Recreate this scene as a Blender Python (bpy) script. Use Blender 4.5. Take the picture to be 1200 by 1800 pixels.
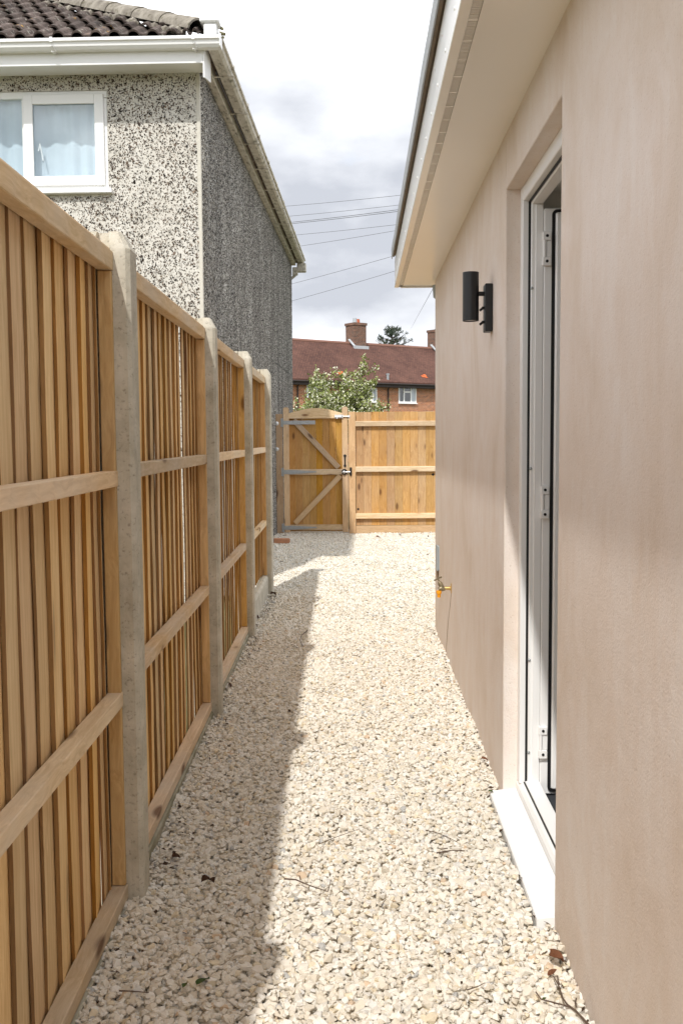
import bpy, bmesh, math, random
import numpy as np
from mathutils import Vector, Matrix, noise as mnoise
R = math.radians
S = bpy.context.scene
for o in list(bpy.data.objects): bpy.data.objects.remove(o)
COL = S.collection
random.seed(7)
rnd = random.uniform

# ------------------------------------------------------------------ camera, sky, sun, exposure
cam_d = bpy.data.cameras.new('camera'); cam = bpy.data.objects.new('camera', cam_d); COL.objects.link(cam)
cam_d.sensor_fit = 'VERTICAL'; cam_d.sensor_height = 36.0; cam_d.lens = 35.0      # 1750 px on an 1800 px tall frame
cam_d.clip_start = 0.05; cam_d.clip_end = 2000
S.camera = cam
_f = Vector((-4, -130, 1750)).normalized(); _h = Vector((math.cos(.007), -math.sin(.007), 0))
_r = (_h - _f * _h.dot(_f)).normalized(); _d = _f.cross(_r)
# rows: world axes written in (right, down, forward) camera coordinates
W = Matrix((_r, _f, -_d))
cm = Matrix(((W[0][0], -W[0][1], -W[0][2]), (W[1][0], -W[1][1], -W[1][2]), (W[2][0], -W[2][1], -W[2][2]))).to_4x4()
cm.translation = (0, 0, 1.40)
cam.matrix_world = cm

SUN_DIR = Vector((.225, .82, -1.0)).normalized()
world = bpy.data.worlds.new('World'); S.world = world; world.use_nodes = True
wt = world.node_tree; wt.nodes.clear()
def wn(t, **kw):
    n = wt.nodes.new(t)
    for k, v in kw.items(): setattr(n, k, v)
    return n
sky = wn('ShaderNodeTexSky', sky_type='NISHITA', sun_disc=False, sun_elevation=math.asin(-SUN_DIR.z), sun_rotation=math.atan2(-SUN_DIR.x, -SUN_DIR.y))
bg = wn('ShaderNodeBackground'); bg.inputs['Strength'].default_value = 0.15
wo = wn('ShaderNodeOutputWorld')
tc = wn('ShaderNodeTexCoord')
mp = wn('ShaderNodeMapping'); mp.inputs['Scale'].default_value = (1, 1, 2.2); mp.inputs['Location'].default_value = (2.09, 6.67, 4.05)
n1 = wn('ShaderNodeTexNoise'); n1.inputs['Scale'].default_value = 2.1; n1.inputs['Detail'].default_value = 9; n1.inputs['Roughness'].default_value = .52; n1.inputs['Distortion'].default_value = .25
n2 = wn('ShaderNodeTexNoise'); n2.inputs['Scale'].default_value = 3.6; n2.inputs['Detail'].default_value = 7; n2.inputs['Roughness'].default_value = .5
r1 = wn('ShaderNodeValToRGB'); r1.color_ramp.elements[0].position = .24; r1.color_ramp.elements[1].position = .42
r2 = wn('ShaderNodeValToRGB')
r2.color_ramp.elements.new(.5)
for e_, (p_, c_) in zip(r2.color_ramp.elements, ((.36, (2.5, 2.62, 2.9)), (.50, (4.1, 4.2, 4.4)), (.64, (11.0, 11.1, 11.3)))): e_.position = p_; e_.color = (*c_, 1)
mx = wn('ShaderNodeMix', data_type='RGBA')
L = wt.links.new
L(tc.outputs['Generated'], mp.inputs['Vector']); L(mp.outputs[0], n1.inputs['Vector']); L(mp.outputs[0], n2.inputs['Vector'])
L(n1.outputs['Fac'], r1.inputs[0]); L(n2.outputs['Fac'], r2.inputs[0])
L(r1.outputs[0], mx.inputs['Factor']); L(sky.outputs[0], mx.inputs['A']); L(r2.outputs[0], mx.inputs['B'])
L(mx.outputs['Result'], bg.inputs['Color']); L(bg.outputs[0], wo.inputs['Surface'])

sun_d = bpy.data.lights.new('sun', 'SUN'); sun_d.energy = 2.0; sun_d.angle = R(.9); sun_d.color = (1, .972, .925)
sun = bpy.data.objects.new('sun', sun_d); COL.objects.link(sun)
sun.rotation_euler = SUN_DIR.to_track_quat('-Z', 'Y').to_euler(); sun.location = (-4, -10, 12)
S.view_settings.view_transform = 'Standard'; S.view_settings.look = 'None'; S.view_settings.gamma = 1
S.view_settings.exposure = 0.82; S.view_settings.use_curve_mapping = False
S.render.engine = 'CYCLES'; S.cycles.use_denoising = True; S.cycles.max_bounces = 8; S.cycles.diffuse_bounces = 6
S.cycles.transparent_max_bounces = 12

# ------------------------------------------------------------------ node material helpers
class M:
    def __init__(s, name, rough=.8, spec=.3):
        s.m = bpy.data.materials.new(name); s.m.use_nodes = True; s.nt = s.m.node_tree
        s.b = s.nt.nodes['Principled BSDF']; s.b.inputs['Roughness'].default_value = rough
        s.b.inputs['Specular IOR Level'].default_value = spec
    def n(s, t, ins=None, **kw):
        n = s.nt.nodes.new(t)
        for k, v in kw.items(): setattr(n, k, v)
        for k, v in (ins or {}).items():
            if isinstance(v, bpy.types.NodeSocket): s.nt.links.new(v, n.inputs[k])
            else: n.inputs[k].default_value = v
        return n
    def set(s, k, v):
        if isinstance(v, bpy.types.NodeSocket): s.nt.links.new(v, s.b.inputs[k])
        else: s.b.inputs[k].default_value = v
    def co(s, scale=(1, 1, 1), per_object=False, kind='Object', rot=(0, 0, 0)):
        v = s.n('ShaderNodeTexCoord').outputs[kind]
        if per_object:
            r = s.n('ShaderNodeObjectInfo').outputs['Random']
            c = s.n('ShaderNodeMath', {0: r, 1: 37.0}, operation='MULTIPLY').outputs[0]
            cx = s.n('ShaderNodeCombineXYZ', {0: c, 1: c, 2: c}).outputs[0]
            v = s.n('ShaderNodeVectorMath', {0: v, 1: cx}, operation='ADD').outputs[0]
        return s.n('ShaderNodeMapping', {'Vector': v, 'Scale': scale, 'Rotation': rot}).outputs[0]
    def noise(s, vec, scale, detail=4, rough=.55, dist=0):
        return s.n('ShaderNodeTexNoise', {'Vector': vec, 'Scale': scale, 'Detail': detail, 'Roughness': rough, 'Distortion': dist}).outputs['Fac']
    def ramp(s, fac, stops, interp='LINEAR'):
        n = s.n('ShaderNodeValToRGB', {0: fac}); cr = n.color_ramp; cr.interpolation = interp
        while len(cr.elements) < len(stops): cr.elements.new(.5)
        for e, (p, c) in zip(cr.elements, stops): e.position = p; e.color = (*c, 1) if len(c) == 3 else c
        return n.outputs[0]
    def mix(s, fac, a, b, blend='MIX'):
        n = s.n('ShaderNodeMix', data_type='RGBA', blend_type=blend)
        for k, v in (('Factor', fac), ('A', a), ('B', b)):
            k = {'Factor': 0, 'A': 6, 'B': 7}[k]
            if isinstance(v, bpy.types.NodeSocket): s.nt.links.new(v, n.inputs[k])
            else: n.inputs[k].default_value = (*v, 1) if isinstance(v, tuple) and len(v) == 3 else v
        return n.outputs[2]
    def math(s, op, a, b=0.):
        return s.n('ShaderNodeMath', {0: a, 1: b}, operation=op).outputs[0]
    def bump(s, h, strength=.3, dist=.01):
        s.set('Normal', s.n('ShaderNodeBump', {'Height': h, 'Strength': strength, 'Distance': dist}).outputs[0])
    def rand(s): return s.n('ShaderNodeObjectInfo').outputs['Random']
    def hsv(s, col, h=.5, sat=1., val=1.):
        return s.n('ShaderNodeHueSaturation', {'Hue': h, 'Saturation': sat, 'Value': val, 'Color': col}).outputs[0]

def g(v): return (v, v, v)
def plain(name, c, rough=.5, metal=0, spec=.4, var=.06, scale=25, bump=.0, rvar=.14):
    m = M(name, rough, spec); v = m.co(per_object=True)
    f = m.noise(v, scale, 5)
    m.set('Base Color', m.mix(f, tuple(x * (1 - var) for x in c), tuple(min(1, x * (1 + var)) for x in c)))
    m.set('Metallic', metal)
    m.set('Roughness', m.math('ADD', m.math('MULTIPLY', f, rvar), rough - rvar / 2))
    if bump: m.bump(f, bump, .004)
    return m.m

def wood(name, axis, dark, light, grey=.0, greycol=(.46, .40, .34), rv=.22, knots=True, saw=False):
    m = M(name, .78, .2)
    sc = [9., 9., 9.]; sc[axis] = .55
    v = m.co(tuple(sc), per_object=True)
    warp = m.noise(m.co(tuple(.5 if i != axis else .8 for i in range(3)), per_object=True), 3.0, 3)
    v2 = m.n('ShaderNodeVectorMath', {0: v, 1: m.n('ShaderNodeCombineXYZ', {0: warp, 1: warp, 2: warp}).outputs[0]}, operation='ADD').outputs[0]
    grain = m.noise(v2, 7.5, 6, .62, .5)
    fine = m.noise(v, 30, 3, .6)
    c = m.ramp(grain, [(.28, dark), (.5, tuple((a + b) / 2 for a, b in zip(dark, light))), (.72, light)])
    c = m.mix(m.math('MULTIPLY', fine, .24), c, dark)
    blot = m.noise(m.co(per_object=True), 2.2, 4)
    c = m.mix(m.ramp(blot, [(.40, g(0)), (.7, g(.6 * grey + .05))]), c, greycol)
    if knots:
        ks = [7., 7., 7.]; ks[axis] = 2.6
        vo = m.n('ShaderNodeTexVoronoi', {'Vector': m.co(tuple(ks), per_object=True), 'Scale': 1.0, 'Randomness': 1.0})
        k = m.ramp(vo.outputs['Distance'], [(.09, g(.85)), (.135, g(.5)), (.19, g(0))])
        c = m.mix(k, c, (.13, .055, .02))
        ring = m.ramp(vo.outputs['Distance'], [(.14, g(0)), (.22, g(.35)), (.36, g(0))])
        c = m.mix(ring, c, dark)
    r = m.rand()
    c = m.hsv(c, m.math('ADD', m.math('MULTIPLY', r, .008), .4955), m.math('ADD', m.math('MULTIPLY', m.math('FRACT', m.math('MULTIPLY', r, 7.3)), .25), .86), m.math('ADD', m.math('MULTIPLY', m.math('FRACT', m.math('MULTIPLY', r, 3.7)), 2 * rv), 1 - rv))
    m.set('Base Color', c)
    h = m.math('ADD', grain, m.math('MULTIPLY', fine, .6))
    if saw:   # rough-sawn cross marks
        h = m.math('ADD', h, m.math('MULTIPLY', m.noise(m.co(tuple(2. if i != axis else 130. for i in range(3)), per_object=True), 1, 2), .5))
    m.bump(h, .45, .0018)
    return m.m

BD, BL = (.61, .385, .15), (.88, .645, .34)
W_board = wood('featheredge_timber', 2, BD, BL, .06, saw=True, rv=.15)
W_edge = wood('board_edge_timber', 2, (.24, .125, .035), (.43, .24, .085), 0, rv=.2)
W_stile = wood('panel_frame_timber', 2, (.48, .285, .105), (.75, .51, .24), .2)
W_raily = wood('rail_timber_along_path', 1, (.52, .365, .205), (.77, .60, .40), .9, (.58, .53, .46))
W_railx = wood('rail_timber_across_path', 0, (.50, .35, .19), (.76, .60, .40), .5, (.58, .52, .43))
W_gb = wood('gravel_board_timber', 0, (.44, .25, .09), (.70, .47, .22), .1)
W_gboard = wood('gate_board_timber', 2, (.40, .19, .04), (.61, .345, .095), .05, rv=.09)
W_fboard = wood('far_fence_board_timber', 2, (.39, .20, .062), (.63, .39, .155), .28, (.50, .39, .28), rv=.12)
W_gstile = wood('gate_frame_timber', 2, (.50, .33, .18), (.74, .54, .34), .5)
W_gpost = wood('gate_post_timber', 2, (.44, .25, .11), (.68, .46, .25), .2)

def m_concrete():
    m = M('cast_concrete', .92, .2); v = m.co(per_object=True)
    f = m.noise(v, 9, 8, .65); p = m.noise(v, 90, 3, .6)
    c = m.ramp(f, [(.3, (.37, .34, .275)), (.5, (.50, .465, .385)), (.72, (.62, .58, .50))])
    c = m.mix(m.ramp(p, [(.30, g(.5)), (.42, g(0))]), c, (.16, .14, .11))
    st = m.noise(m.co((7, 7, .5), per_object=True), 3, 4)
    c = m.mix(m.ramp(st, [(.5, g(0)), (.75, g(.3))]), c, (.25, .25, .17))
    m.set('Base Color', c); m.bump(m.math('ADD', m.math('MULTIPLY', f, .5), p), .5, .003)
    return m.m
CONC = m_concrete()
def m_gravelboard():
    m = M('algae_tinged_concrete', .9, .2); v = m.co(per_object=True)
    f = m.noise(v, 6, 7, .6)
    m.set('Base Color', m.ramp(f, [(.3, (.22, .22, .15)), (.55, (.36, .34, .26)), (.75, (.50, .47, .39))])); m.bump(m.noise(v, 80, 3), .3, .002)
    return m.m
GRB = m_gravelboard()

def m_dash(name, weathered):
    m = M(name, .9, .25); v = m.co()
    sp = m.n('ShaderNodeSeparateXYZ', {0: v}); flat = m.n('ShaderNodeCombineXYZ', {0: m.math('ADD', sp.outputs[0], sp.outputs[1]), 1: sp.outputs[2], 2: 0.}).outputs[0]
    warp = m.n('ShaderNodeTexNoise', {'Vector': v, 'Scale': 26, 'Detail': 3}).outputs['Color']
    off = m.n('ShaderNodeVectorMath', {0: warp, 1: (.5, .5, .5)}, operation='SUBTRACT').outputs[0]
    off = m.n('ShaderNodeVectorMath', {0: off, 3: .035}, operation='SCALE').outputs[0]
    vv = m.n('ShaderNodeVectorMath', {0: flat, 1: off}, operation='ADD').outputs[0]
    vo = m.n('ShaderNodeTexVoronoi', {'Vector': vv, 'Scale': 56 if not weathered else 62, 'Randomness': 1.0}, voronoi_dimensions='2D')
    cs = m.n('ShaderNodeSeparateColor', {0: vo.outputs['Color']})
    clump = m.noise(v, 2.4, 3)
    thr = m.math('ADD', m.math('MULTIPLY', clump, .6), .26 if not weathered else .36)
    present = m.math('LESS_THAN', cs.outputs[0], thr)
    size = m.math('ADD', m.math('MULTIPLY', cs.outputs[1], .26), .24)
    inside = m.math('SUBTRACT', size, vo.outputs['Distance'])
    dot = m.math('MULTIPLY', m.math('MULTIPLY', present, .35), m.ramp(inside, [(.0, g(0)), (.06, g(1))]))
    chip = m.ramp(cs.outputs[2], [(.0, (.035, .028, .024)), (.45, (.085, .06, .045)), (.75, (.20, .13, .09)), (.95, (.16, .155, .15))])
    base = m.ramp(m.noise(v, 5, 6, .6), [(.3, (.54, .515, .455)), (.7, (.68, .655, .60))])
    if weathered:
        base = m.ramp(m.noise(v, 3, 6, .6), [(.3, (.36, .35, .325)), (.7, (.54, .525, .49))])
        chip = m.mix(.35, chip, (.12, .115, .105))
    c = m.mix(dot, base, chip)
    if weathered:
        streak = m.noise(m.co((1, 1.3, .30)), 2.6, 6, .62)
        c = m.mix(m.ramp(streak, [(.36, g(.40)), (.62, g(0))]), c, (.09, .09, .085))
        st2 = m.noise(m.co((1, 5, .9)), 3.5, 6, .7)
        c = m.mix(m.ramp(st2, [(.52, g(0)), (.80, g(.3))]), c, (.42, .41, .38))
    else:
        c = m.mix(m.ramp(m.noise(v, 1.5, 3), [(.45, g(0)), (.8, g(.15))]), c, (.5, .40, .28))
    m.set('Base Color', c); m.bump(dot, .8, .006)
    return m.m
DASH = m_dash('pebbledash_cream', False); DASHW = m_dash('pebbledash_weathered', True)

def m_render():
    m = M('pink_beige_render', .93, .15); v = m.co()
    blot = m.noise(m.co((1, 1, .8)), 2.0, 7, .62, .6)
    c = m.ramp(blot, [(.30, (.68, .58, .49)), (.50, (.75, .662, .595)), (.70, (.785, .72, .672))])
    st = m.noise(m.co((1, 2.0, .75)), 4.5, 6, .68, .8)
    c = m.mix(m.ramp(st, [(.52, g(0)), (.78, g(.55))]), c, (.81, .77, .735))
    st3 = m.noise(m.co((1, 3.2, 1.0)), 3, 7, .72, .5)
    c = m.mix(m.ramp(st3, [(.30, g(.32)), (.52, g(0))]), c, (.67, .54, .44))
    sp = m.noise(v, 150, 2, .5)
    c = m.mix(m.ramp(sp, [(.28, g(.5)), (.36, g(0))]), c, (.52, .41, .33))
    m.set('Base Color', c)
    m.bump(m.math('ADD', m.noise(v, 150, 4, .65), m.math('MULTIPLY', m.noise(v, 14, 4), 1.6)), .55, .003)
    return m.m
REND = m_render()

UPVC = plain('white_upvc', (.84, .84, .83), .34, spec=.45, var=.012, scale=3, rvar=.03)
m_ = M('weathered_upvc', .5, .4); v_ = m_.co()
c_ = m_.ramp(m_.noise(v_, 9, 6, .65), [(.3, (.40, .36, .29)), (.5, (.58, .54, .46)), (.7, (.68, .64, .57))])
c_ = m_.mix(m_.ramp(m_.noise(m_.co((1, .35, 1)), 22, 5, .7), [(.52, g(0)), (.66, g(.85))]), c_, (.10, .09, .055)); m_.set('Base Color', c_); UPVC_D = m_.m
SOFF = plain('soffit_upvc', (.87, .84, .775), .22, spec=.5, var=.02, scale=2, rvar=.04)
SLOT = plain('vent_slot_shade', (.05, .04, .03), .9)  # near-black colour puts the shade inside the vent slots into the material
BLACK = plain('black_powder_coat', (.012, .012, .013), .38, var=.2)
RUBBER = plain('black_gasket', (.010, .010, .011), .5)
GALV = plain('galvanised_steel', (.40, .42, .43), .42, metal=.75, var=.22, scale=40)
ZINC = plain('bright_zinc', (.72, .73, .74), .3, metal=.9, var=.1)
BRASS = plain('brass', (.70, .50, .20), .32, metal=.95, var=.15)
BRASSD = plain('tarnished_brass', (.27, .23, .15), .45, metal=.7, var=.3, scale=60)
ORANGE = plain('yellow_plastic', (.85, .36, .015), .4, var=.06)
GREYP = plain('grey_plastic', (.36, .40, .42), .5, var=.08)
LEAD = plain('grey_felt_edge', (.42, .44, .46), .6, var=.18, scale=12)
BROWNB = plain('brown_board_edge', (.24, .19, .14), .85, var=.3, scale=30)
MAT_M = plain('charcoal_mat', (.035, .037, .042), .95, var=.6, scale=260, bump=.8)
INT = plain('interior_paint', (.72, .72, .70), .6, var=.02)
FLOORM = plain('interior_floor', (.22, .20, .18), .5, var=.1)
CURT = plain('net_curtain', (.56, .63, .68), .9, var=.02)
TWIG = plain('twig_bark', (.10, .065, .045), .85, var=.35, scale=50)
DLEAF = plain('dead_leaf', (.11, .055, .03), .7, var=.4, scale=60)
RLEAF = plain('russet_leaf', (.25, .105, .05), .7, var=.3, scale=60)
GLEAF = plain('green_leaf', (.09, .15, .03), .55, var=.3, scale=60)
CABLE = plain('phone_cable', (.15, .15, .16), .7)

def m_glass(tint=(1, 1, 1)):
    m = M('window_glass'); nt = m.nt; out = nt.nodes['Material Output']
    fc = m.n('ShaderNodeLayerWeight', {'Blend': .5}).outputs['Facing']; fr = m.math('ADD', m.math('MULTIPLY', m.math('POWER', fc, 4.0), .8), .07)
    gl = m.n('ShaderNodeBsdfGlossy', {'Color': (.95, .98, 1, 1), 'Roughness': .01}); tr = m.n('ShaderNodeBsdfTransparent', {'Color': (.95 * tint[0], .975 * tint[1], .985 * tint[2], 1)})
    ms = m.n('ShaderNodeMixShader'); nt.links.new(fr, ms.inputs[0]); nt.links.new(tr.outputs[0], ms.inputs[1]); nt.links.new(gl.outputs[0], ms.inputs[2])
    nt.links.new(ms.outputs[0], out.inputs['Surface']); return m.m
GLASS = m_glass()

def m_stone():
    m = M('limestone_chips', .85, .3)
    r = m.rand()
    c = m.ramp(r, [(0, (.63, .575, .48)), (.16, (.70, .65, .56)), (.38, (.745, .71, .635)), (.6, (.775, .75, .695)), (.78, (.70, .655, .58)), (.88, (.69, .605, .455)), (.94, (.64, .63, .60)), (.976, (.42, .425, .42)), (.988, (.60, .46, .33)), (1, (.36, .33, .30))], 'CONSTANT')
    v = m.co(per_object=True)
    f = m.noise(v, 90, 4, .6)
    c = m.mix(m.math('MULTIPLY', f, .45), c, m.mix(.45, c, (.58, .47, .32)))
    m.set('Base Color', c); m.bump(m.noise(v, 200, 3), .25, .002)
    return m.m
STONE = m_stone()
def m_bed():
    m = M('gravel_fines', .95, .1); v = m.co()
    m.set('Base Color', m.ramp(m.noise(v, 60, 5), [(.3, (.30, .24, .17)), (.6, (.50, .43, .33)), (.8, (.62, .55, .43))])); m.bump(m.noise(v, 120, 3), .6, .006)
    return m.m
BED = m_bed()
def m_ground():
    m = M('rough_lawn', .95, .1); v = m.co()
    m.set('Base Color', m.ramp(m.noise(v, 1.5, 8, .65), [(.3, (.07, .08, .035)), (.55, (.13, .135, .065)), (.75, (.24, .21, .14))])); m.bump(m.noise(v, 30, 4), .8, .03)
    return m.m
GROUND = m_ground()
def m_ctile():
    m = M('weathered_concrete_tile', .9, .2); v = m.co(per_object=True)
    f = m.noise(v, 11, 7, .65); l = m.noise(v, 26, 4, .6)
    c = m.ramp(f, [(.3, (.045, .036, .032)), (.55, (.095, .072, .062)), (.75, (.17, .13, .115))])
    c = m.mix(m.ramp(l, [(.60, g(0)), (.66, g(.75))]), c, (.33, .32, .27))
    c = m.mix(m.ramp(m.noise(v, 6, 4, .6), [(.66, g(0)), (.71, g(.8))]), c, (.42, .23, .045))
    c = m.hsv(c, .5, 1., m.math('ADD', m.math('MULTIPLY', m.rand(), .6), .75))
    m.set('Base Color', c); m.bump(m.math('ADD', f, l), .5, .006)
    return m.m
CTILE = m_ctile()
def m_hip():
    m = M('mossy_ridge_tile', .95, .1); v = m.co(per_object=True)
    f = m.noise(v, 8, 7, .65)
    c = m.ramp(f, [(.3, (.11, .095, .08)), (.5, (.24, .215, .18)), (.72, (.36, .33, .28))])
    c = m.mix(m.ramp(m.noise(v, 25, 4), [(.55, g(0)), (.7, g(.6))]), c, (.09, .08, .04))
    m.set('Base Color', c); m.bump(f, .6, .01); return m.m
HIP = m_hip()
def m_brick(name, axis_map, sc=1.0):
    m = M(name, .9, .15)
    v = m.n('ShaderNodeTexCoord').outputs['Object']
    sp = m.n('ShaderNodeSeparateXYZ', {0: v})
    u = m.math('ADD', sp.outputs[0], sp.outputs[1])
    w = m.n('ShaderNodeCombineXYZ', {0: u, 1: sp.outputs[2], 2: 0.}).outputs[0]
    br = m.n('ShaderNodeTexBrick', {'Vector': w, 'Color1': (.50, .15, .05, 1), 'Color2': (.24, .07, .032, 1), 'Mortar': (.46, .36, .27, 1), 'Scale': 1.0, 'Mortar Size': .014, 'Brick Width': .225 * sc, 'Row Height': .075 * sc, 'Bias': -.1})
    br.offset = .5
    blot = m.noise(v, .9, 5)
    c = m.mix(m.ramp(blot, [(.4, g(0)), (.75, g(.35))]), br.outputs['Color'], (.40, .17, .07))
    vr = m.n('ShaderNodeTexNoise', {'Vector': w, 'Scale': 7.0, 'Detail': 3}).outputs['Fac']
    c = m.hsv(c, .5, 1.0, m.math('ADD', m.math('MULTIPLY', vr, .9), .55))
    m.set('Base Color', c); m.bump(br.outputs['Fac'], -.4, .008); return m.m
BRICK = m_brick('red_brickwork', 0); 
def m_chim():
    m = M('sooty_brickwork', .9, .15)
    v = m.n('ShaderNodeTexCoord').outputs['Object']; sp = m.n('ShaderNodeSeparateXYZ', {0: v})
    w = m.n('ShaderNodeCombineXYZ', {0: m.math('ADD', sp.outputs[0], sp.outputs[1]), 1: sp.outputs[2], 2: 0.}).outputs[0]
    br = m.n('ShaderNodeTexBrick', {'Vector': w, 'Color1': (.20, .085, .05, 1), 'Color2': (.10, .055, .04, 1), 'Mortar': (.20, .16, .13, 1), 'Scale': 1., 'Mortar Size': .01, 'Brick Width': .225, 'Row Height': .075})
    c = m.hsv(br.outputs['Color'], .5, .95, m.math('ADD', m.math('MULTIPLY', m.noise(w, 5, 4), 1.1), .5))
    m.set('Base Color', c); m.bump(br.outputs['Fac'], -.4, .008); return m.m
CHIM = m_chim()
def m_ptile():
    m = M('plain_clay_tiling', .88, .2)
    v = m.n('ShaderNodeTexCoord').outputs['Object']; sp = m.n('ShaderNodeSeparateXYZ', {0: v})
    w = m.n('ShaderNodeCombineXYZ', {0: sp.outputs[0], 1: m.math('MULTIPLY', sp.outputs[2], 1.7), 2: 0.}).outputs[0]
    br = m.n('ShaderNodeTexBrick', {'Vector': w, 'Color1': (.135, .064, .046, 1), 'Color2': (.088, .043, .034, 1), 'Mortar': (.045, .024, .02, 1), 'Scale': 1., 'Mortar Size': .016, 'Brick Width': .19, 'Row Height': .115, 'Bias': 0.})
    c = m.mix(m.ramp(m.noise(v, .7, 6, .65), [(.4, g(0)), (.75, g(.5))]), br.outputs['Color'], (.19, .095, .07))
    c = m.hsv(c, .5, 1., m.math('ADD', m.math('MULTIPLY', m.noise(w, 6, 3), .9), .55))
    m.set('Base Color', c); m.bump(br.outputs['Fac'], -.5, .012); return m.m
PTILE = m_ptile()
ORTILE = plain('new_orange_tile', (.55, .12, .03), .8, var=.15)
BROWNP = plain('dark_brown_paint', (.035, .025, .022), .6)
DGLASS = plain('dark_window_glass', (.03, .035, .04), .08, spec=.8)
POT = plain('terracotta_pot', (.42, .12, .06), .8, var=.15)
BRICK1 = plain('loose_clay_brick', (.46, .22, .12), .9, var=.25, scale=40, bump=.4)
m_ = M('leaf_green', .55, .3); m_.set('Base Color', m_.ramp(m_.noise(m_.co(), 9, 4), [(.3, (.12, .16, .035)), (.7, (.30, .33, .10))])); LEAFM = m_.m
m_ = M('blossom_white', .7, .2); m_.set('Base Color', m_.ramp(m_.noise(m_.co(), 12, 4), [(.3, (.55, .55, .34)), (.7, (.78, .77, .64))])); BLOSM = m_.m
m_ = M('conifer_needles', .7, .2); m_.set('Base Color', m_.ramp(m_.noise(m_.co(), 3, 4), [(.3, (.035, .05, .032)), (.7, (.085, .11, .075))])); NEEDM = m_.m

# ------------------------------------------------------------------ mesh helpers
def BM(): return bmesh.new()
def box(bm, x0, x1, y0, y1, z0, z1, bev=0):
    r = bmesh.ops.create_cube(bm, size=1)
    vs = r['verts']
    for v in vs: v.co = Vector(((x0 + x1) / 2 + v.co.x * (x1 - x0), (y0 + y1) / 2 + v.co.y * (y1 - y0), (z0 + z1) / 2 + v.co.z * (z1 - z0)))
    if bev:
        es = list({e for v in vs for e in v.link_edges})
        bmesh.ops.bevel(bm, geom=es, offset=bev, segments=1, affect='EDGES', profile=.5)
    return bm
def prism(bm, poly, axis, a, b):
    """extrude a 2-D polygon (counter-clockwise) along axis from a to b"""
    def P(p, t):
        return {0: (t, p[0], p[1]), 1: (p[0], t, p[1]), 2: (p[0], p[1], t)}[axis]
    A = [bm.verts.new(P(p, a)) for p in poly]; B = [bm.verts.new(P(p, b)) for p in poly]
    fs = [bm.faces.new(A[::-1]), bm.faces.new(B)]
    n = len(poly)
    for i in range(n): fs.append(bm.faces.new((A[i], A[(i + 1) % n], B[(i + 1) % n], B[i])))
    bmesh.ops.recalc_face_normals(bm, faces=fs)
    return bm
def tube(bm, pts, rad, n=8, cap=True):
    pts = [Vector(p) for p in pts]; rings = []
    rads = rad if isinstance(rad, (list, tuple)) else [rad] * len(pts)
    for i, p in enumerate(pts):
        d = (pts[min(i + 1, len(pts) - 1)] - pts[max(i - 1, 0)]).normalized()
        up = Vector((0, 0, 1)) if abs(d.z) < .9 else Vector((1, 0, 0))
        a = d.cross(up).normalized(); b = d.cross(a).normalized()
        rings.append([bm.verts.new(p + (a * math.cos(2 * math.pi * k / n) + b * math.sin(2 * math.pi * k / n)) * rads[i]) for k in range(n)])
    fs = []
    for r0, r1 in zip(rings, rings[1:]):
        for k in range(n): fs.append(bm.faces.new((r0[k], r0[(k + 1) % n], r1[(k + 1) % n], r1[k])))
    if cap: fs += [bm.faces.new(rings[0][::-1]), bm.faces.new(rings[-1])]
    bmesh.ops.recalc_face_normals(bm, faces=fs)
    return bm
def bar(bm, p, q, w, t, nrm, bev=0):
    """flat bar from p to q, width w, thickness t along nrm"""
    p, q, nrm = Vector(p), Vector(q), Vector(nrm).normalized(); d = (q - p); l = d.length; d.normalize(); s = d.cross(nrm).normalized()
    vs = bmesh.ops.create_cube(bm, size=1)['verts']
    for v in vs: v.co = (p + q) / 2 + d * v.co.x * l + s * v.co.y * w + nrm * v.co.z * t
    if bev: bmesh.ops.bevel(bm, geom=list({e for v in vs for e in v.link_edges}), offset=bev, segments=1, affect='EDGES')
    return bm
def mesh(bm, name, mat, smooth=False):
    me = bpy.data.meshes.new(name); bm.normal_update(); bm.to_mesh(me); bm.free()
    for m in (mat if isinstance(mat, (list, tuple)) else [mat]): me.materials.append(m)
    if smooth:
        for p in me.polygons: p.use_smooth = True
        try: me.set_sharp_from_angle(angle=R(40))
        except Exception: pass
    return me
def link(name, me, parent=None, loc=(0, 0, 0), rot=(0, 0, 0), **props):
    o = bpy.data.objects.new(name, me); COL.objects.link(o); o.location = loc; o.rotation_euler = rot
    if parent is not None: o.parent = parent
    for k, v in props.items():
        if v: o[k] = v
    return o
def part(name, bm, mat, parent, loc=(0, 0, 0), rot=(0, 0, 0), smooth=False, **props):
    return link(name, mesh(bm, name, mat, smooth), parent, loc, rot, **props)
def thing(name, label, category, loc=(0, 0, 0), rotz=0, group=None):
    return link(name, None, None, loc, (0, 0, rotz), label=label, category=category, group=group)
def solo(name, bm, mat, label, category, loc=(0, 0, 0), rot=(0, 0, 0), smooth=False, group=None):
    return link(name, mesh(bm, name, mat, smooth), None, loc, rot, label=label, category=category, group=group)
def struct(name, bm, mat, kind='structure', label=None):
    o = link(name, mesh(bm, name, mat), None); o['kind'] = kind
    if label: o['label'] = label
    return o

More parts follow.
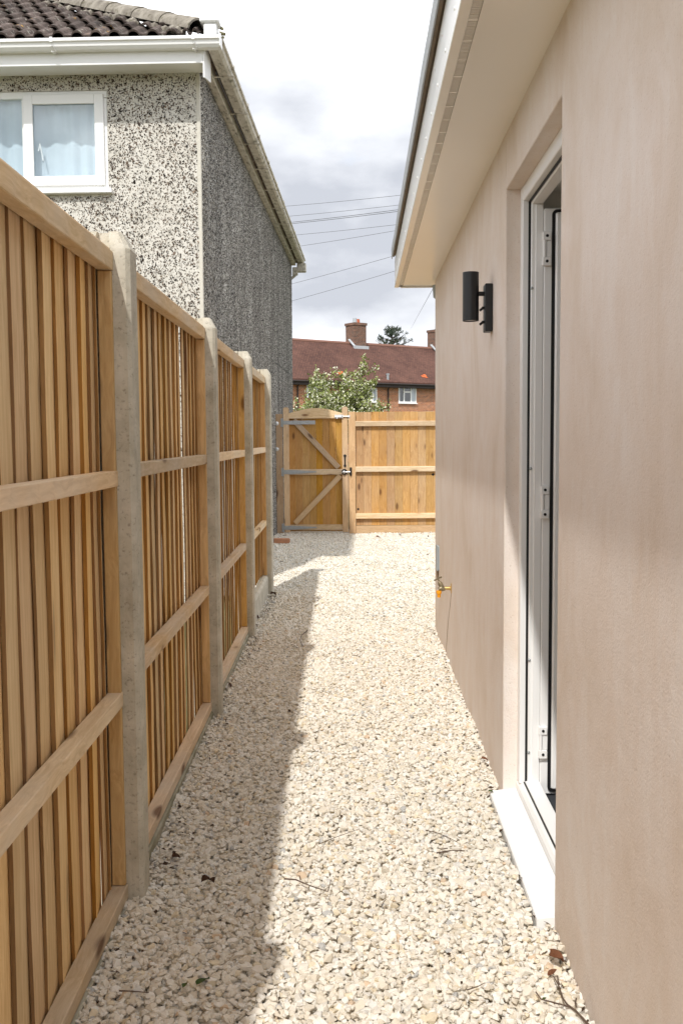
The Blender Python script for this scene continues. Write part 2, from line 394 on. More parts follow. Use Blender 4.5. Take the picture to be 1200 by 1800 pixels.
# ------------------------------------------------------------------ ground
bm = BM(); bmesh.ops.create_grid(bm, x_segments=8, y_segments=8, size=400)
for v in bm.verts: v.co.z = -.06
struct('ground', bm, GROUND)
bm = BM()
def strip(bm, x0, x1, y0, y1, z, step=.25):
    nx, ny = max(1, int((x1 - x0) / step)), max(1, int((y1 - y0) / step)); V = {}
    for i in range(nx + 1):
        for j in range(ny + 1):
            x, y = x0 + (x1 - x0) * i / nx, y0 + (y1 - y0) * j / ny
            V[i, j] = bm.verts.new((x, y, z + .012 * mnoise.noise(Vector((x * 1.3, y * 1.3, 3)))))
    for i in range(nx):
        for j in range(ny): bm.faces.new((V[i, j], V[i + 1, j], V[i + 1, j + 1], V[i, j + 1]))
strip(bm, -.72, .80, -2.5, 9.0, -.030); strip(bm, -1.15, 3.4, 9.0, 15.6, -.030)
struct('gravel_bed', bm, BED)

# stones: two loose layers of crushed limestone, instanced on points
def gravel():
    rng = np.random.default_rng(5)
    P = []; SC = []
    def fill(x0, x1, y0, y1, s, zlo, zhi, size):
        nx, ny = int((x1 - x0) / s), int((y1 - y0) / s)
        X, Y = np.meshgrid(np.arange(nx) * s + x0, np.arange(ny) * s + y0)
        X = X.ravel() + rng.uniform(-.75, .75, X.size) * s; Y = Y.ravel() + rng.uniform(-.75, .75, Y.size) * s
        Z = rng.uniform(zlo, zhi, X.size)
        wall = .553 + .0205 * Y
        ok = (X > np.where(Y < 8.98, -.655, -1.43 + .0325 * Y + .35 * 0 + .015)) & (X < np.where(Y < 7.33, wall + .0, 3.3)) & (Y < 14.72) & ~((X > wall - .062) & (Y > 2.76) & (Y < 3.83)) & ~((X > -.91) & (X < -.66) & (Y > 13.28) & (Y < 13.42))
        # keep clear of the posts and the brick
        X, Y, Z = X[ok], Y[ok], Z[ok]
        Z = Z + .012 * np.sin(X * 3.1 + Y * 1.7) * np.sin(Y * 2.3 + 1) + .006 * np.sin(X * 9 + 2) * np.sin(Y * 7)
        P.append(np.stack([X, Y, Z], 1)); SC.append(size * np.exp(rng.normal(0, .26, X.size)))
    fill(-.72, .80, -.2, 7.6, .0140, -.024, -.014, .0138)
    fill(-.72, .80, -.2, 7.6, .0168, -.012, -.003, .0133)
    fill(-.72, .80, -.2, 7.6, .0250, -.006, .003, .0120)
    fill(-1.2, 2.6, 7.6, 14.8, .0175, -.024, -.012, .0155)
    fill(-1.2, 2.6, 7.6, 14.8, .0220, -.010, .0, .0140)
    P = np.concatenate(P); SC = np.concatenate(SC); n = len(P)
    me = bpy.data.meshes.new('gravel'); me.vertices.add(n); me.vertices.foreach_set('co', P.astype(np.float32).ravel())
    a = me.attributes.new('size', 'FLOAT', 'POINT'); a.data.foreach_set('value', SC.astype(np.float32))
    rot = np.stack([rng.normal(0, .36, n), rng.normal(0, .36, n), rng.uniform(0, 6.283, n)], 1)
    a = me.attributes.new('spin', 'FLOAT_VECTOR', 'POINT'); a.data.foreach_set('vector', rot.astype(np.float32).ravel())
    a = me.attributes.new('kind_index', 'INT', 'POINT'); a.data.foreach_set('value', rng.integers(0, 14, n).astype(np.int32))
    protos = bpy.data.collections.new('stone_shapes')
    for i in range(14):
        bm = BM()
        q = rng.normal(0, 1, (17, 3)); q /= np.linalg.norm(q, axis=1)[:, None]; q *= rng.uniform(.72, 1.05, (17, 1))
        q *= np.array([rng.uniform(.85, 1.25), rng.uniform(.65, .95), rng.uniform(.5, .75)])
        for p in q: bm.verts.new(p)
        r = bmesh.ops.convex_hull(bm, input=list(bm.verts))
        bmesh.ops.delete(bm, geom=[v for v in bm.verts if not v.link_faces], context='VERTS')
        protos.objects.link(bpy.data.objects.new('stone_%02d' % i, mesh(bm, 'stone', STONE)))
    o = link('gravel', me, None); o['kind'] = 'stuff'; o['label'] = 'pale limestone gravel covering the whole path'
    scatter(o, protos)
def scatter(o, protos):
    ng = bpy.data.node_groups.new('scatter_stones', 'GeometryNodeTree')
    ng.interface.new_socket('Geometry', in_out='INPUT', socket_type='NodeSocketGeometry'); ng.interface.new_socket('Geometry', in_out='OUTPUT', socket_type='NodeSocketGeometry')
    N = ng.nodes.new; K = ng.links.new
    gi, go = N('NodeGroupInput'), N('NodeGroupOutput')
    mtp = N('GeometryNodeMeshToPoints'); ci = N('GeometryNodeCollectionInfo'); ci.inputs['Collection'].default_value = protos; ci.inputs['Separate Children'].default_value = True; ci.inputs['Reset Children'].default_value = True
    iop = N('GeometryNodeInstanceOnPoints'); iop.inputs['Pick Instance'].default_value = True
    def attr(nm, t):
        k = N('GeometryNodeInputNamedAttribute'); k.data_type = t; k.inputs['Name'].default_value = nm
        return next(s for s in k.outputs if s.enabled and s.name == 'Attribute')
    K(gi.outputs[0], mtp.inputs['Mesh']); K(mtp.outputs[0], iop.inputs['Points']); K(ci.outputs[0], iop.inputs['Instance'])
    K(attr('kind_index', 'INT'), iop.inputs['Instance Index'])
    e2r = N('FunctionNodeEulerToRotation'); K(attr('spin', 'FLOAT_VECTOR'), e2r.inputs[0]); K(e2r.outputs[0], iop.inputs['Rotation'])
    K(attr('size', 'FLOAT'), iop.inputs['Scale']); K(iop.outputs[0], go.inputs[0])
    o.modifiers.new('stones', 'NODES').node_group = ng
gravel()

# ------------------------------------------------------------------ left boundary: concrete posts, gravel boards, closeboard panels
POSTY = [.945, 2.945, 4.945, 6.950, 8.900]
post_poly = [(-.745, 0), (-.715, -.0), (-.715, .028), (-.662, .028), (-.662, 0), (-.618, 0), (-.606, .012), (-.606, .098), (-.618, .11), (-.662, .11), (-.662, .082), (-.715, .082), (-.715, .11), (-.745, .11)]
bm = BM()
cx, cy = -.675, .055
rings = []
for z, k, dz in ((-.35, 1, 0), (1.955, 1, 0), (2.005, .60, 0)):
    ring = []
    for (x, y) in post_poly:
        kx = 1 if k == 1 else .62
        ring.append(bm.verts.new((cx + (x - cx) * kx, cy + (y - cy) * (1 if k == 1 else .86), z)))
    rings.append(ring)
n = len(post_poly); fs = [bm.faces.new(rings[0][::-1]), bm.faces.new(rings[-1])]
for a, b in zip(rings, rings[1:]):
    for i in range(n): fs.append(bm.faces.new((a[i], a[(i + 1) % n], b[(i + 1) % n], b[i])))
bmesh.ops.recalc_face_normals(bm, faces=fs)
post_me = mesh(bm, 'concrete_post', CONC)
plabels = ['grey concrete fence post standing behind the viewpoint, at the start of the nearest panel',
           'tallest looking grey slotted concrete post, nearest one, at the end of the nearest panel',
           'grey concrete post in front of the corner of the pebbledashed house, second one away',
           'grey concrete post third one away, with narrow panels on both sides',
           'pale concrete post at the far end of the fence, before the gap to the gate']
for i, y in enumerate(POSTY):
    link('concrete_post', post_me, None, (0, y, (0, 0, -.01, 0, .01)[i]), (0, 0, 0), label=plabels[i], category='fence post', group='concrete posts of the left fence')

board_meshes = []
for k in range(5):
    bm = BM()
    w = .157; d = .0010 * (k - 2)
    nz = 12; z0, z1 = .0, 1.0
    prev = None; fs = []
    for j in range(nz + 1):
        z = j / nz
        wob = .0010 * math.sin(5 * z + k * 1.7) + .0007 * math.sin(17 * z + k); wy = .0028 * math.sin(4.1 * z + k * 2.3) + .0012 * math.sin(15 * z + 2 * k)
        ring = [bm.verts.new(p) for p in ((.0095 + wob, wy, z), (.0188 + wob + d, wy, z), (.0200 + wob + d, .0016 + wy, z), (.0020 + wob, w + wy, z), (-.0080 + wob, w + wy, z))]
        if prev:
            for i in range(5):
                fs.append(bm.faces.new((prev[i], prev[(i + 1) % 5], ring[(i + 1) % 5], ring[i])))
                if i == 0: fs[-1].material_index = 1
        else: fs.append(bm.faces.new(ring[::-1]))
        prev = ring
    fs.append(bm.faces.new(prev)); bmesh.ops.recalc_face_normals(bm, faces=fs)
    board_meshes.append(mesh(bm, 'board', [W_board, W_edge]))
def rail_mesh(z0, z1, L_, x0=-.698, x1=-.654):
    bm = BM(); box(bm, x0, x1, 0, L_, z0, z1, .0025); return mesh(bm, 'rail', W_raily)
pan_labels = ['closeboard fence panel behind the viewpoint, next to the nearest one',
              'nearest closeboard fence panel, cut off by the left edge of the photo',
              'closeboard fence panel between the two nearest concrete posts',
              'closeboard fence panel third away, below the weathered side wall of the house',
              'farthest and shortest looking closeboard panel, above the thick pale gravel board']
PZ = [.0, .005, .030, .035, .175]; PTOP = [1.945, 1.947, 1.945, 1.945, 1.945]
for i in range(5):
    if i == 0: ya, yb = -1.02, POSTY[0] + .024
    else: ya, yb = POSTY[i - 1] + .086, POSTY[i] + .024
    L_ = yb - ya
    t = thing('fence_panel', pan_labels[i], 'fence panel', (0, ya, 0), 0, 'closeboard panels of the left fence')
    zb, zt = PZ[i], PTOP[i]
    # framing
    for y0 in (0, L_ - .040):
        bm = BM(); box(bm, -.697, -.657, y0, y0 + .040, zb + (.046 if i < 4 else .0), zt - .058, .002); part('stile', bm, W_stile, t)
    link('rail', rail_mesh(zt - .056, zt, L_), t)
    link('rail', rail_mesh(1.262 + (.015 if i > 1 else 0), 1.308 + (.015 if i > 1 else 0), L_ - .004), t, (0, .002, 0))
    link('rail', rail_mesh(.600 + (.025 if i > 1 else 0), .645 + (.025 if i > 1 else 0), L_ - .004), t, (0, .002, 0))
    if i < 4: link('rail', rail_mesh(zb, zb + .044, L_, -.700, -.652), t)
    bm = BM(); box(bm, -.735, -.664, 0.0, L_, zt + .0015, zt + .011, .002); part('capping', bm, W_raily, t)
    nb = 17; pitch = (L_ - .018) / nb
    for b in range(nb):
        o = link('board', board_meshes[random.randrange(5)], t, (-.7185 + rnd(-.001, .001), .004 + b * pitch + rnd(-.003, .003), zb + .002), (rnd(-.0004, .0004), rnd(-.0008, .0008), rnd(-.003, .003)))
        k = (pitch + .058) / .157
        if b in ((4,), (7, 15), (12,), (6,), (9,))[i]: k = (pitch + rnd(.024, .028)) / .157
        o.scale = (1, k, zt - zb - .012)
    link('board', board_meshes[i % 5], t, (-.7145, L_ - .066, zb + .002)).scale = (1, .42, zt - zb - .012)
    # gravel board under the panel
    bm = BM(); ztop = zb - .003 if i < 4 else .172
    box(bm, -.71, -.645 if i < 4 else -.648, 0.0, L_, -.15, ztop, .004 if i < 4 else .018)
    solo('gravel_board', bm, GRB if i < 4 else CONC, ['greenish concrete gravel board behind the viewpoint', 'greenish concrete gravel board under the nearest fence panel', 'greenish concrete gravel board under the second fence panel', 'low concrete gravel board under the third fence panel', 'thick pale rounded concrete gravel board under the farthest fence panel'][i], 'gravel board', (0, ya, 0), group='gravel boards under the left fence')

# ------------------------------------------------------------------ the pebbledashed house on the left
HA = math.atan(.0325)
house = thing('pebbledash_house', 'two storey pebbledashed house with hipped tiled roof behind the left fence', 'house', (-1.135, 8.45, 0), -HA)
WT = 4.42                                     # wall top
# front wall with an opening for the window (local x -1.87.. -0.775)
wx0, wx1, wz0, wz1 = -3.05, -.765, 3.485, 4.285
bm = BM(); box(bm, -7.6, wx0, 0, .25, -.1, WT); box(bm, wx1, -.0, 0, .25, -.1, WT); box(bm, wx0, wx1, 0, .25, -.1, wz0); box(bm, wx0, wx1, 0, .25, wz1, WT)
part('front_wall', bm, DASH, house)
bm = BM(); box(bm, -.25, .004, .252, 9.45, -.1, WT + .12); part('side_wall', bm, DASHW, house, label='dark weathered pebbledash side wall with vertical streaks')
bm = BM(); box(bm, -7.6, -7.35, .25, 9.45, -.1, WT); box(bm, -7.35, -.25, 9.2, 9.45, -.1, WT); part('rear_wall', bm, DASH, house)
bm = BM(); box(bm, -.022, .008, -.006, .03, -.1, WT - .02, .004); part('corner_strip', bm, plain('cream_cement', (.58, .55, .48), .9, var=.12, scale=30, bump=.3), house)
bm = BM(); box(bm, .002, .010, 5.6, 9.45, 2.50, 2.512); part('render_joint', bm, plain('joint_grime', (.05, .05, .045), .9), house)
def pebbles(weathered, areas, density, holes=()):
    rng = np.random.default_rng(9 + weathered); P = []
    for (u0, u1, z0, z1) in areas:
        n = int((u1 - u0) * (z1 - z0) * density); P.append(np.stack([rng.uniform(u0, u1, n), rng.uniform(z0, z1, n)], 1))
    P = np.concatenate(P)
    for (u0, u1, z0, z1) in holes: P = P[~((P[:, 0] > u0) & (P[:, 0] < u1) & (P[:, 1] > z0) & (P[:, 1] < z1))]
    # patchy throw: thin the chips where a smooth field is low
    f = np.sin(P[:, 0] * 3.1 + 1) * np.sin(P[:, 1] * 2.7) + .6 * np.sin(P[:, 0] * 7.3 + P[:, 1] * 4.1) + .5 * np.sin(P[:, 0] * 13 - P[:, 1] * 11)
    P = P[rng.uniform(-2.6, 1.2, len(P)) < f + .6]; n = len(P)
    co = np.stack([P[:, 0], np.full(n, -.001), P[:, 1]], 1) if not weathered else np.stack([np.full(n, .005), P[:, 0], P[:, 1]], 1)
    me = bpy.data.meshes.new('pebbles'); me.vertices.add(n); me.vertices.foreach_set('co', co.astype(np.float32).ravel())
    me.attributes.new('size', 'FLOAT', 'POINT').data.foreach_set('value', (.0062 * np.exp(rng.normal(0, .3, n))).astype(np.float32))
    me.attributes.new('spin', 'FLOAT_VECTOR', 'POINT').data.foreach_set('vector', rng.uniform(0, 6.283, (n, 3)).astype(np.float32).ravel())
    me.attributes.new('kind_index', 'INT', 'POINT').data.foreach_set('value', rng.integers(0, 8, n).astype(np.int32))
    m = M('dash_chips_weathered' if weathered else 'dash_chips', .7, .3); r = m.rand()
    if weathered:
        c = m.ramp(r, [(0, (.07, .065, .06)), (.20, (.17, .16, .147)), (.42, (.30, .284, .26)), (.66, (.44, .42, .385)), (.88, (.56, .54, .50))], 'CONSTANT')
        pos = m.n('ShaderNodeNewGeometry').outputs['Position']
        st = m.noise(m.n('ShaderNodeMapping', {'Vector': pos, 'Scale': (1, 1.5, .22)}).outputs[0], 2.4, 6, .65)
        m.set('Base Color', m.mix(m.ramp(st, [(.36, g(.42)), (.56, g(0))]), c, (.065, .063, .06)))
    else: m.set('Base Color', m.ramp(r, [(0, (.035, .028, .024)), (.32, (.08, .06, .048)), (.58, (.15, .105, .078)), (.8, (.24, .18, .135)), (.93, (.34, .30, .25))], 'CONSTANT'))
    protos = bpy.data.collections.new('chip_shapes')
    for i in range(8):
        bm = BM(); q = rng.normal(0, 1, (9, 3)); q /= np.linalg.norm(q, axis=1)[:, None]; q *= np.array([1.15, .85, .7])
        for p in q: bm.verts.new(p)
        bmesh.ops.convex_hull(bm, input=list(bm.verts)); bmesh.ops.delete(bm, geom=[v for v in bm.verts if not v.link_faces], context='VERTS')
        protos.objects.link(bpy.data.objects.new('chip', mesh(bm, 'chip', m.m)))
    o = link('pebbles', me, house); o['kind'] = 'stuff'; scatter(o, protos)
pebbles(False, [(-4.6, -.025, 1.3, WT - .014)], 5200, [(wx0 - .005, wx1 + .005, wz0 - .05, wz1 + .003), (wx0 - .04, wx1 + .045, wz0 - .06, wz0)])
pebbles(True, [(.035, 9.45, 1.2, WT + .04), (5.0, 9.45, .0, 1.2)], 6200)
# window
win = part('window', box(BM(), wx0 + .004, wx1 - .004, .012, .075, wz1 - .055, wz1 - .002), UPVC, house)
bm = BM()
for (x0, x1) in ((wx1 - .052, wx1 - .004), (wx0 + .004, wx0 + .052)): box(bm, x0, x1, .012, .075, wz0 + .002, wz1 - .057, .004)
box(bm, wx0 + .053, wx1 - .053, .012, .075, wz0 + .002, wz0 + .055, .004)
mull = -1.455
box(bm, mull - .03, mull + .03, .0125, .0745, wz0 + .056, wz1 - .057, .004)
part('frame', bm, UPVC, win)
# casement sash (right) and fixed light (left)
sx0, sx1, sz0, sz1 = mull - .012, wx1 - .030, wz0 + .030, wz1 - .030
bm = BM(); fw = .078
box(bm, sx0, sx0 + fw, -.008, .011, sz0, sz1, .004); box(bm, sx1 - fw, sx1, -.008, .011, sz0, sz1, .004)
box(bm, sx0 + fw, sx1 - fw, -.008, .011, sz1 - fw, sz1, .004); box(bm, sx0 + fw, sx1 - fw, -.008, .011, sz0, sz0 + fw, .004)
part('casement_sash', bm, UPVC, win)
bm = BM(); box(bm, sx0 + fw - .01, sx1 - fw + .01, .0125, .016, sz0 + fw - .01, sz1 - fw + .01); part('pane', bm, GLASS, win)
bm = BM(); box(bm, wx0 + .05, mull - .03, .040, .044, wz0 + .05, wz1 - .057); part('pane', bm, GLASS, win)
bm = BM(); tube(bm, [(sx0 + .10, .055, sz0 + .30), (sx0 + .115, .05, sz0 + .36), (sx0 + .14, .05, sz0 + .22)], .006, 6); part('handle', bm, UPVC, win, smooth=True)
bm = BM(); box(bm, wx0 - .03, wx1 + .035, -.055, .03, wz0 - .045, wz0 - .004, .006); part('sill', bm, UPVC, win)
# net curtain, folded sheet
bm = BM(); prev = None
for j in range(240):
    x = wx0 - .1 + (wx1 - wx0 + .2) * j / 239
    y = .105 + .014 * math.sin(x * 46 + 2 * math.sin(x * 7)) + .010 * math.sin(x * 19 + 1)
    a = [bm.verts.new((x, y, wz0 - .1)), bm.verts.new((x * 1.0, .105 + (y - .105) * .5, wz1 + .1))]
    if prev: bm.faces.new((prev[0], a[0], a[1], prev[1]))
    prev = a
solo_c = part('net_curtain', bm, CURT, win, smooth=True)
bm = BM(); box(bm, wx0 - .3, wx1 + .3, 1.6, 1.65, 3.0, 4.42); part('room_wall', bm, INT, house)
# eaves: soffit, fascia, gutter
ZG = 4.455
bm = BM(); box(bm, -7.6, .085, -.285, -.003, WT - .012, WT - .002); 
part('soffit', bm, UPVC, house)
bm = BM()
for q in range(14): box(bm, q * .0107, q * .0107 + .006, -.262, -.250, WT - .0135, WT - .0115)  # slots drawn as flat dark strips, their shade painted in
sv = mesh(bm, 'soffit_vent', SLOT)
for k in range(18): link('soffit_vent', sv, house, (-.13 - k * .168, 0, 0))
bm = BM(); box(bm, -7.6, .085, -.305, -.286, WT - .045, WT + .16, .003); part('fascia', bm, UPVC, house)
bm = BM(); prism(bm, [(-.305, WT - .155), (-.305, WT + .13), (.02, WT + .13), (.02, WT - .085)], 0, .086, .098); part('box_end', bm, UPVC, house)
def gutter_bm(bm, p, q, nrm, w=.105, h=.075):
    """open ogee-like trough from p to q; p,q lie on its back top edge, nrm points outwards"""
    p, q, nrm = Vector(p), Vector(q), Vector(nrm); u = Vector((0, 0, 1))
    prof = [(0, 0), (0, -h), (w * .62, -h), (w * .80, -h * .72), (w * .86, -h * .35), (w, -h * .25), (w, .004), (w - .006, .004), (w - .006, -h * .2), (w * .80, -h * .3), (w * .74, -h * .68), (w * .6, -h + .005), (.004, -h + .005), (.004, 0)]
    A = [bm.verts.new(p + nrm * a + u * b) for a, b in prof]; B = [bm.verts.new(q + nrm * a + u * b) for a, b in prof]; n = len(prof)
    fs = [bm.faces.new((A[i], A[(i + 1) % n], B[(i + 1) % n], B[i])) for i in range(n)]
    fs += [bm.faces.new([p_ for p_ in A[::-1]]), bm.faces.new(B)]
    bmesh.ops.recalc_face_normals(bm, faces=fs)
GZ = WT + .125
bm = BM(); gutter_bm(bm, (-7.6, -.306, GZ), (.235, -.306, GZ), (0, -1, 0)); part('front_gutter', bm, UPVC, house)
bm = BM(); box(bm, .2355, .243, -.413, -.304, GZ - .08, GZ + .008, .002); part('gutter_end', bm, UPVC, house)
for x in (-1.12 + .03, .03, -2.2, -3.3):
    bm = BM(); box(bm, x - .012, x + .012, -.419, -.412, GZ - .03, GZ + .010, .002); bar(bm, (x, -.405, GZ - .055), (x + .015, -.36, GZ - .088), .024, .006, (0, -.7, -.7)); box(bm, x - .012, x + .012, -.372, -.306, GZ - .087, GZ - .079)
    part('gutter_bracket', bm, UPVC, house)
# side eaves (dirty)
bm = BM(); box(bm, .006, .075, .02, 9.55, WT + .045, WT + .20, .004); part('side_fascia', bm, UPVC_D, house)
bm = BM(); gutter_bm(bm, (.12, -.28, GZ + .03), (.12, 9.62, GZ + .03), (1, 0, 0), .125, .075); part('side_gutter', bm, UPVC_D, house)
for y in [0.35 + .98 * k for k in range(10)]:
    bm = BM(); box(bm, .245, .252, y - .014, y + .014, GZ - .01, GZ + .046, .002); box(bm, .076, .246, y - .014, y + .014, GZ - .052, GZ - .046)
    part('gutter_bracket', bm, UPVC_D, house)
bm = BM(); tube(bm, [(.098, .3, WT + .10), (.098, 2.4, WT + .10)], .008, 6); part('cable', bm, CABLE, house, smooth=True)
bm = BM(); box(bm, .10, .26, 9.46, 9.60, GZ - .20, GZ - .05, .01); box(bm, .02, .115, 9.46, 9.54, GZ - .26, GZ - .12, .01); tube(bm, [(.06, 9.51, GZ - .25), (-.12, 9.54, GZ - .45), (-.12, 9.54, 0)], .034, 10)
part('downpipe', bm, UPVC_D, house)
# hip roof
PT = math.tan(R(30)); EX, EY = .13, -.335; EZ = WT + .155
hx0, hx1, hy0, hy1 = -7.75, EX, EY, 9.78
hw = (hx1 - hx0) / 2; rz = EZ + hw * PT
bm = BM(); mid = (hx0 + hx1) / 2
A = [bm.verts.new(c) for c in ((hx0, hy0, EZ), (hx1, hy0, EZ), (hx1, hy1, EZ), (hx0, hy1, EZ))]
r1_, r2_ = bm.verts.new((mid, hy0 + hw, rz)), bm.verts.new((mid, hy1 - hw, rz))
for f in ((A[0], A[1], r1_), (A[1], A[2], r2_, r1_), (A[2], A[3], r2_), (A[3], A[0], r1_, r2_), A[::-1]): bm.faces.new(f)
for v in bm.verts: v.co.z -= .03
roof = part('roof', bm, CTILE, house)
# interlocking tiles with two rolls, laid course by course on the front slope
def roll_profile(L_=.300):
    pts = []
    for k in range(2):
        o = k * .15
        pts += [(o + .0, .0), (o + .040, .0), (o + .058, .026), (o + .075, .034), (o + .098, .034), (o + .116, .026), (o + .134, .004)]
    pts.append((.302, .0)); return pts
bm = BM(); pr = roll_profile(); TL = .40; th = .016
sl = Vector((0, math.cos(R(30)), math.sin(R(30)))); up = Vector((0, -math.sin(R(30)), math.cos(R(30))))
V = [[bm.verts.new(Vector((x, 0, 0)) + sl * s + up * (z + lift)) for (x, z) in pr] for (s, lift) in ((0, .030), (TL, .002))]
Vb = [bm.verts.new(Vector((x, 0, 0)) + up * (z + .030 - th)) for (x, z) in pr]
fs = []
for i in range(len(pr) - 1):
    fs.append(bm.faces.new((V[0][i], V[0][i + 1], V[1][i + 1], V[1][i]))); fs.append(bm.faces.new((Vb[i], Vb[i + 1], V[0][i + 1], V[0][i])))
tile_me = mesh(bm, 'roof_tile', CTILE, smooth=False)
gauge = .315
def tile_at(x, row): return (x, hy0 + .02 - .055 + row * gauge * math.cos(R(30)), EZ - .025 + row * gauge * math.sin(R(30)))
far_tiles = BM()
for row in range(14):
    d = row * gauge * math.cos(R(30))
    xr = hx1 - d - .06
    x = xr - .30 - (.0 if row % 2 else .15)
    k = 0
    while x > hx0 + d + .05:
        if x > -3.6 and row < 11:
            o = link('roof_tile', tile_me, roof, tile_at(x + rnd(-.003, .003), row), (rnd(-.012, .012), rnd(-.012, .012), rnd(-.008, .008)))
        else:
            far_tiles.from_mesh(tile_me)
            far_tiles.verts.ensure_lookup_table()
            p = Vector(tile_at(x, row))
            for v in far_tiles.verts[-(len(tile_me.vertices)):]: v.co += p
        x -= .300
    # part tile cut along the hip
    if row < 11:
        o = link('roof_tile', tile_me, roof, tile_at(xr - .0 - (.0 if row % 2 else .15), row)); o.scale = (.5, 1, 1)
o = part('roof_tile', far_tiles, CTILE, roof); o['kind'] = 'stuff'
# hip tiles
bm = BM(); n = 9; ringA, ringB, ra, rb = [], [], [], []
for k in range(n + 1):
    a = math.pi * k / n; c, s_ = math.cos(a), math.sin(a)
    ringA.append(bm.verts.new((c * .125, 0, s_ * .105))); ringB.append(bm.verts.new((c * .115, .47, s_ * .095)))
    ra.append(bm.verts.new((c * .108, 0, s_ * .088))); rb.append(bm.verts.new((c * .10, .47, s_ * .08)))
fs = []
for k in range(n):
    fs += [bm.faces.new((ringA[k], ringA[k + 1], ringB[k + 1], ringB[k])), bm.faces.new((ra[k + 1], ra[k], rb[k], rb[k + 1])), bm.faces.new((ra[k], ra[k + 1], ringA[k + 1], ringA[k])), bm.faces.new((ringB[k], ringB[k + 1], rb[k + 1], rb[k]))]
bmesh.ops.recalc_face_normals(bm, faces=fs)
hip_me = mesh(bm, 'hip_tile', HIP, True)
hd = Vector((-1, 1, PT)).normalized()
q = hd.to_track_quat('Y', 'Z')
for k in range(10):
    p = Vector((hx1, hy0, EZ)) + hd * (.10 + k * .45) + Vector((0, 0, .012))
    o = link('hip_tile', hip_me, roof, p); o.rotation_mode = 'QUATERNION'; o.rotation_quaternion = q
bm = BM()
for k in range(60):
    t_ = rnd(.1, 4.5); p = Vector((hx1, hy0, EZ)) + hd * t_
    for sgn in ((-1, -1),):
        c = p + Vector((-.09, -.09, -.035)) + Vector((rnd(-.03, .03), rnd(-.03, .03), rnd(-.02, .01)))
        r = bmesh.ops.create_icosphere(bm, subdivisions=1, radius=rnd(.025, .05)); bmesh.ops.translate(bm, verts=r['verts'], vec=c)
part('hip_mortar', bm, HIP, roof)
# verge end box at the roof corner
bm = BM(); box(bm, .105, .205, -.36, -.24, GZ + .0, GZ + .115, .006); box(bm, .075, .225, -.38, -.22, GZ + .115, GZ + .165, .012); part('corner_box', bm, UPVC, house)
bm = BM()
for k in range(14): r = bmesh.ops.create_icosphere(bm, subdivisions=1, radius=rnd(.008, .018)); bmesh.ops.translate(bm, verts=r['verts'], vec=(.236 + rnd(-.01, .012), rnd(-.33, -.15), GZ + rnd(.02, .13)))
part('moss', bm, plain('dry_moss', (.20, .18, .10), .95, var=.3), house)

# ------------------------------------------------------------------ bungalow on the right
BA = math.atan(.0205)
bung = thing('bungalow', 'bungalow with pink beige rendered wall, white eaves and open door on the right', 'bungalow', (.553, 0, 0), -BA)
# local: x into the building, y along the wall
D0, D1, DT = 2.775, 3.815, 2.325; WE = 7.32; SZ = 2.53
def quadbox(bm, *a): box(bm, *a)
bm = BM()
box(bm, 0, .27, -3.5, D0, -.2, SZ + .03, .004); box(bm, 0, .27, D1, WE, -.2, SZ + .03, .004)
box(bm, .0005, .27, D0 - .003, D1 + .003, DT, SZ + .03, .003)
box(bm, .27, 5.9, WE - .27, WE - .002, -.2, SZ + .03)
part('wall', bm, REND, bung)
bm = BM(); box(bm, 5.9, 6.1, -3.5, WE, -.2, SZ + .03); box(bm, .27, 5.9, -3.5, -3.3, -.2, SZ + .03); part('rear_wall', bm, REND, bung)
bm = BM(); tube(bm, [(.0008, 6.02, .47), (-.0004, 6.10, .36), (.0006, 6.22, .25), (0, 6.33, .10), (.0006, 6.42, -.02)], .0015, 5); part('crack', bm, plain('crack_grime', (.20, .14, .09), .95), bung)
# eaves
EYE = 7.585
bm = BM(); box(bm, -.225, .02, -3.6, EYE - .02, SZ, SZ + .010); part('soffit', bm, SOFF, bung)
bm = BM(); box(bm, -.283, -.266, -3.6, EYE, SZ + .002, SZ + .20, .002); part('fascia', bm, UPVC, bung)
bm = BM(); box(bm, -.286, -.2535, -3.6, EYE, SZ - .006, SZ + .001, .002); part('soffit_trim', bm, SOFF, bung)
bm = BM(); box(bm, -.2525, -.226, -3.6, EYE - .02, SZ + .016, SZ + .020)  # backing strip coloured dark to deepen the gaps between slats
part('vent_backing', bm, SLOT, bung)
vm = BM()
for q in range(12): box(vm, 0, .0255, q * .0108, q * .0108 + .0050, 0, .004)
box(vm, 0, .0255, 12 * .0108, 12 * .0108 + .012, -.0005, .0065)
vme = mesh(vm, 'vent_grille', SOFF)
y = -.2
while y < EYE - .2:
    link('vent_grille', vme, bung, (-.2522, y, SZ - .0002)); y += .1425
bm = BM(); box(bm, -.262, .05, EYE - .019, EYE - .006, SZ - .004, SZ + .16, .002); box(bm, -.24, .03, EYE - .030, EYE - .0195, SZ - .012, SZ - .001, .002); part('eaves_end', bm, SOFF, bung)
bm = BM(); prism(bm, [(-.265, SZ + .2), (3.0, SZ + 1.6), (3.0, SZ + .163), (-.265, SZ + .163)], 1, EYE - .018, EYE - .004); part('gable_board', bm, UPVC, bung)
bm = BM()
for k in range(26):
    y = -.15 + k * .30
    for z in (.055, .15):
        r = bmesh.ops.create_uvsphere(bm, u_segments=8, v_segments=5, radius=.0065); bmesh.ops.scale(bm, vec=(.5, 1, 1), verts=r['verts']); bmesh.ops.translate(bm, verts=r['verts'], vec=(-.2835, y + (.0 if z < .1 else .12), SZ + z))
part('fascia_pin', bm, UPVC, bung, smooth=True)['kind'] = 'stuff'
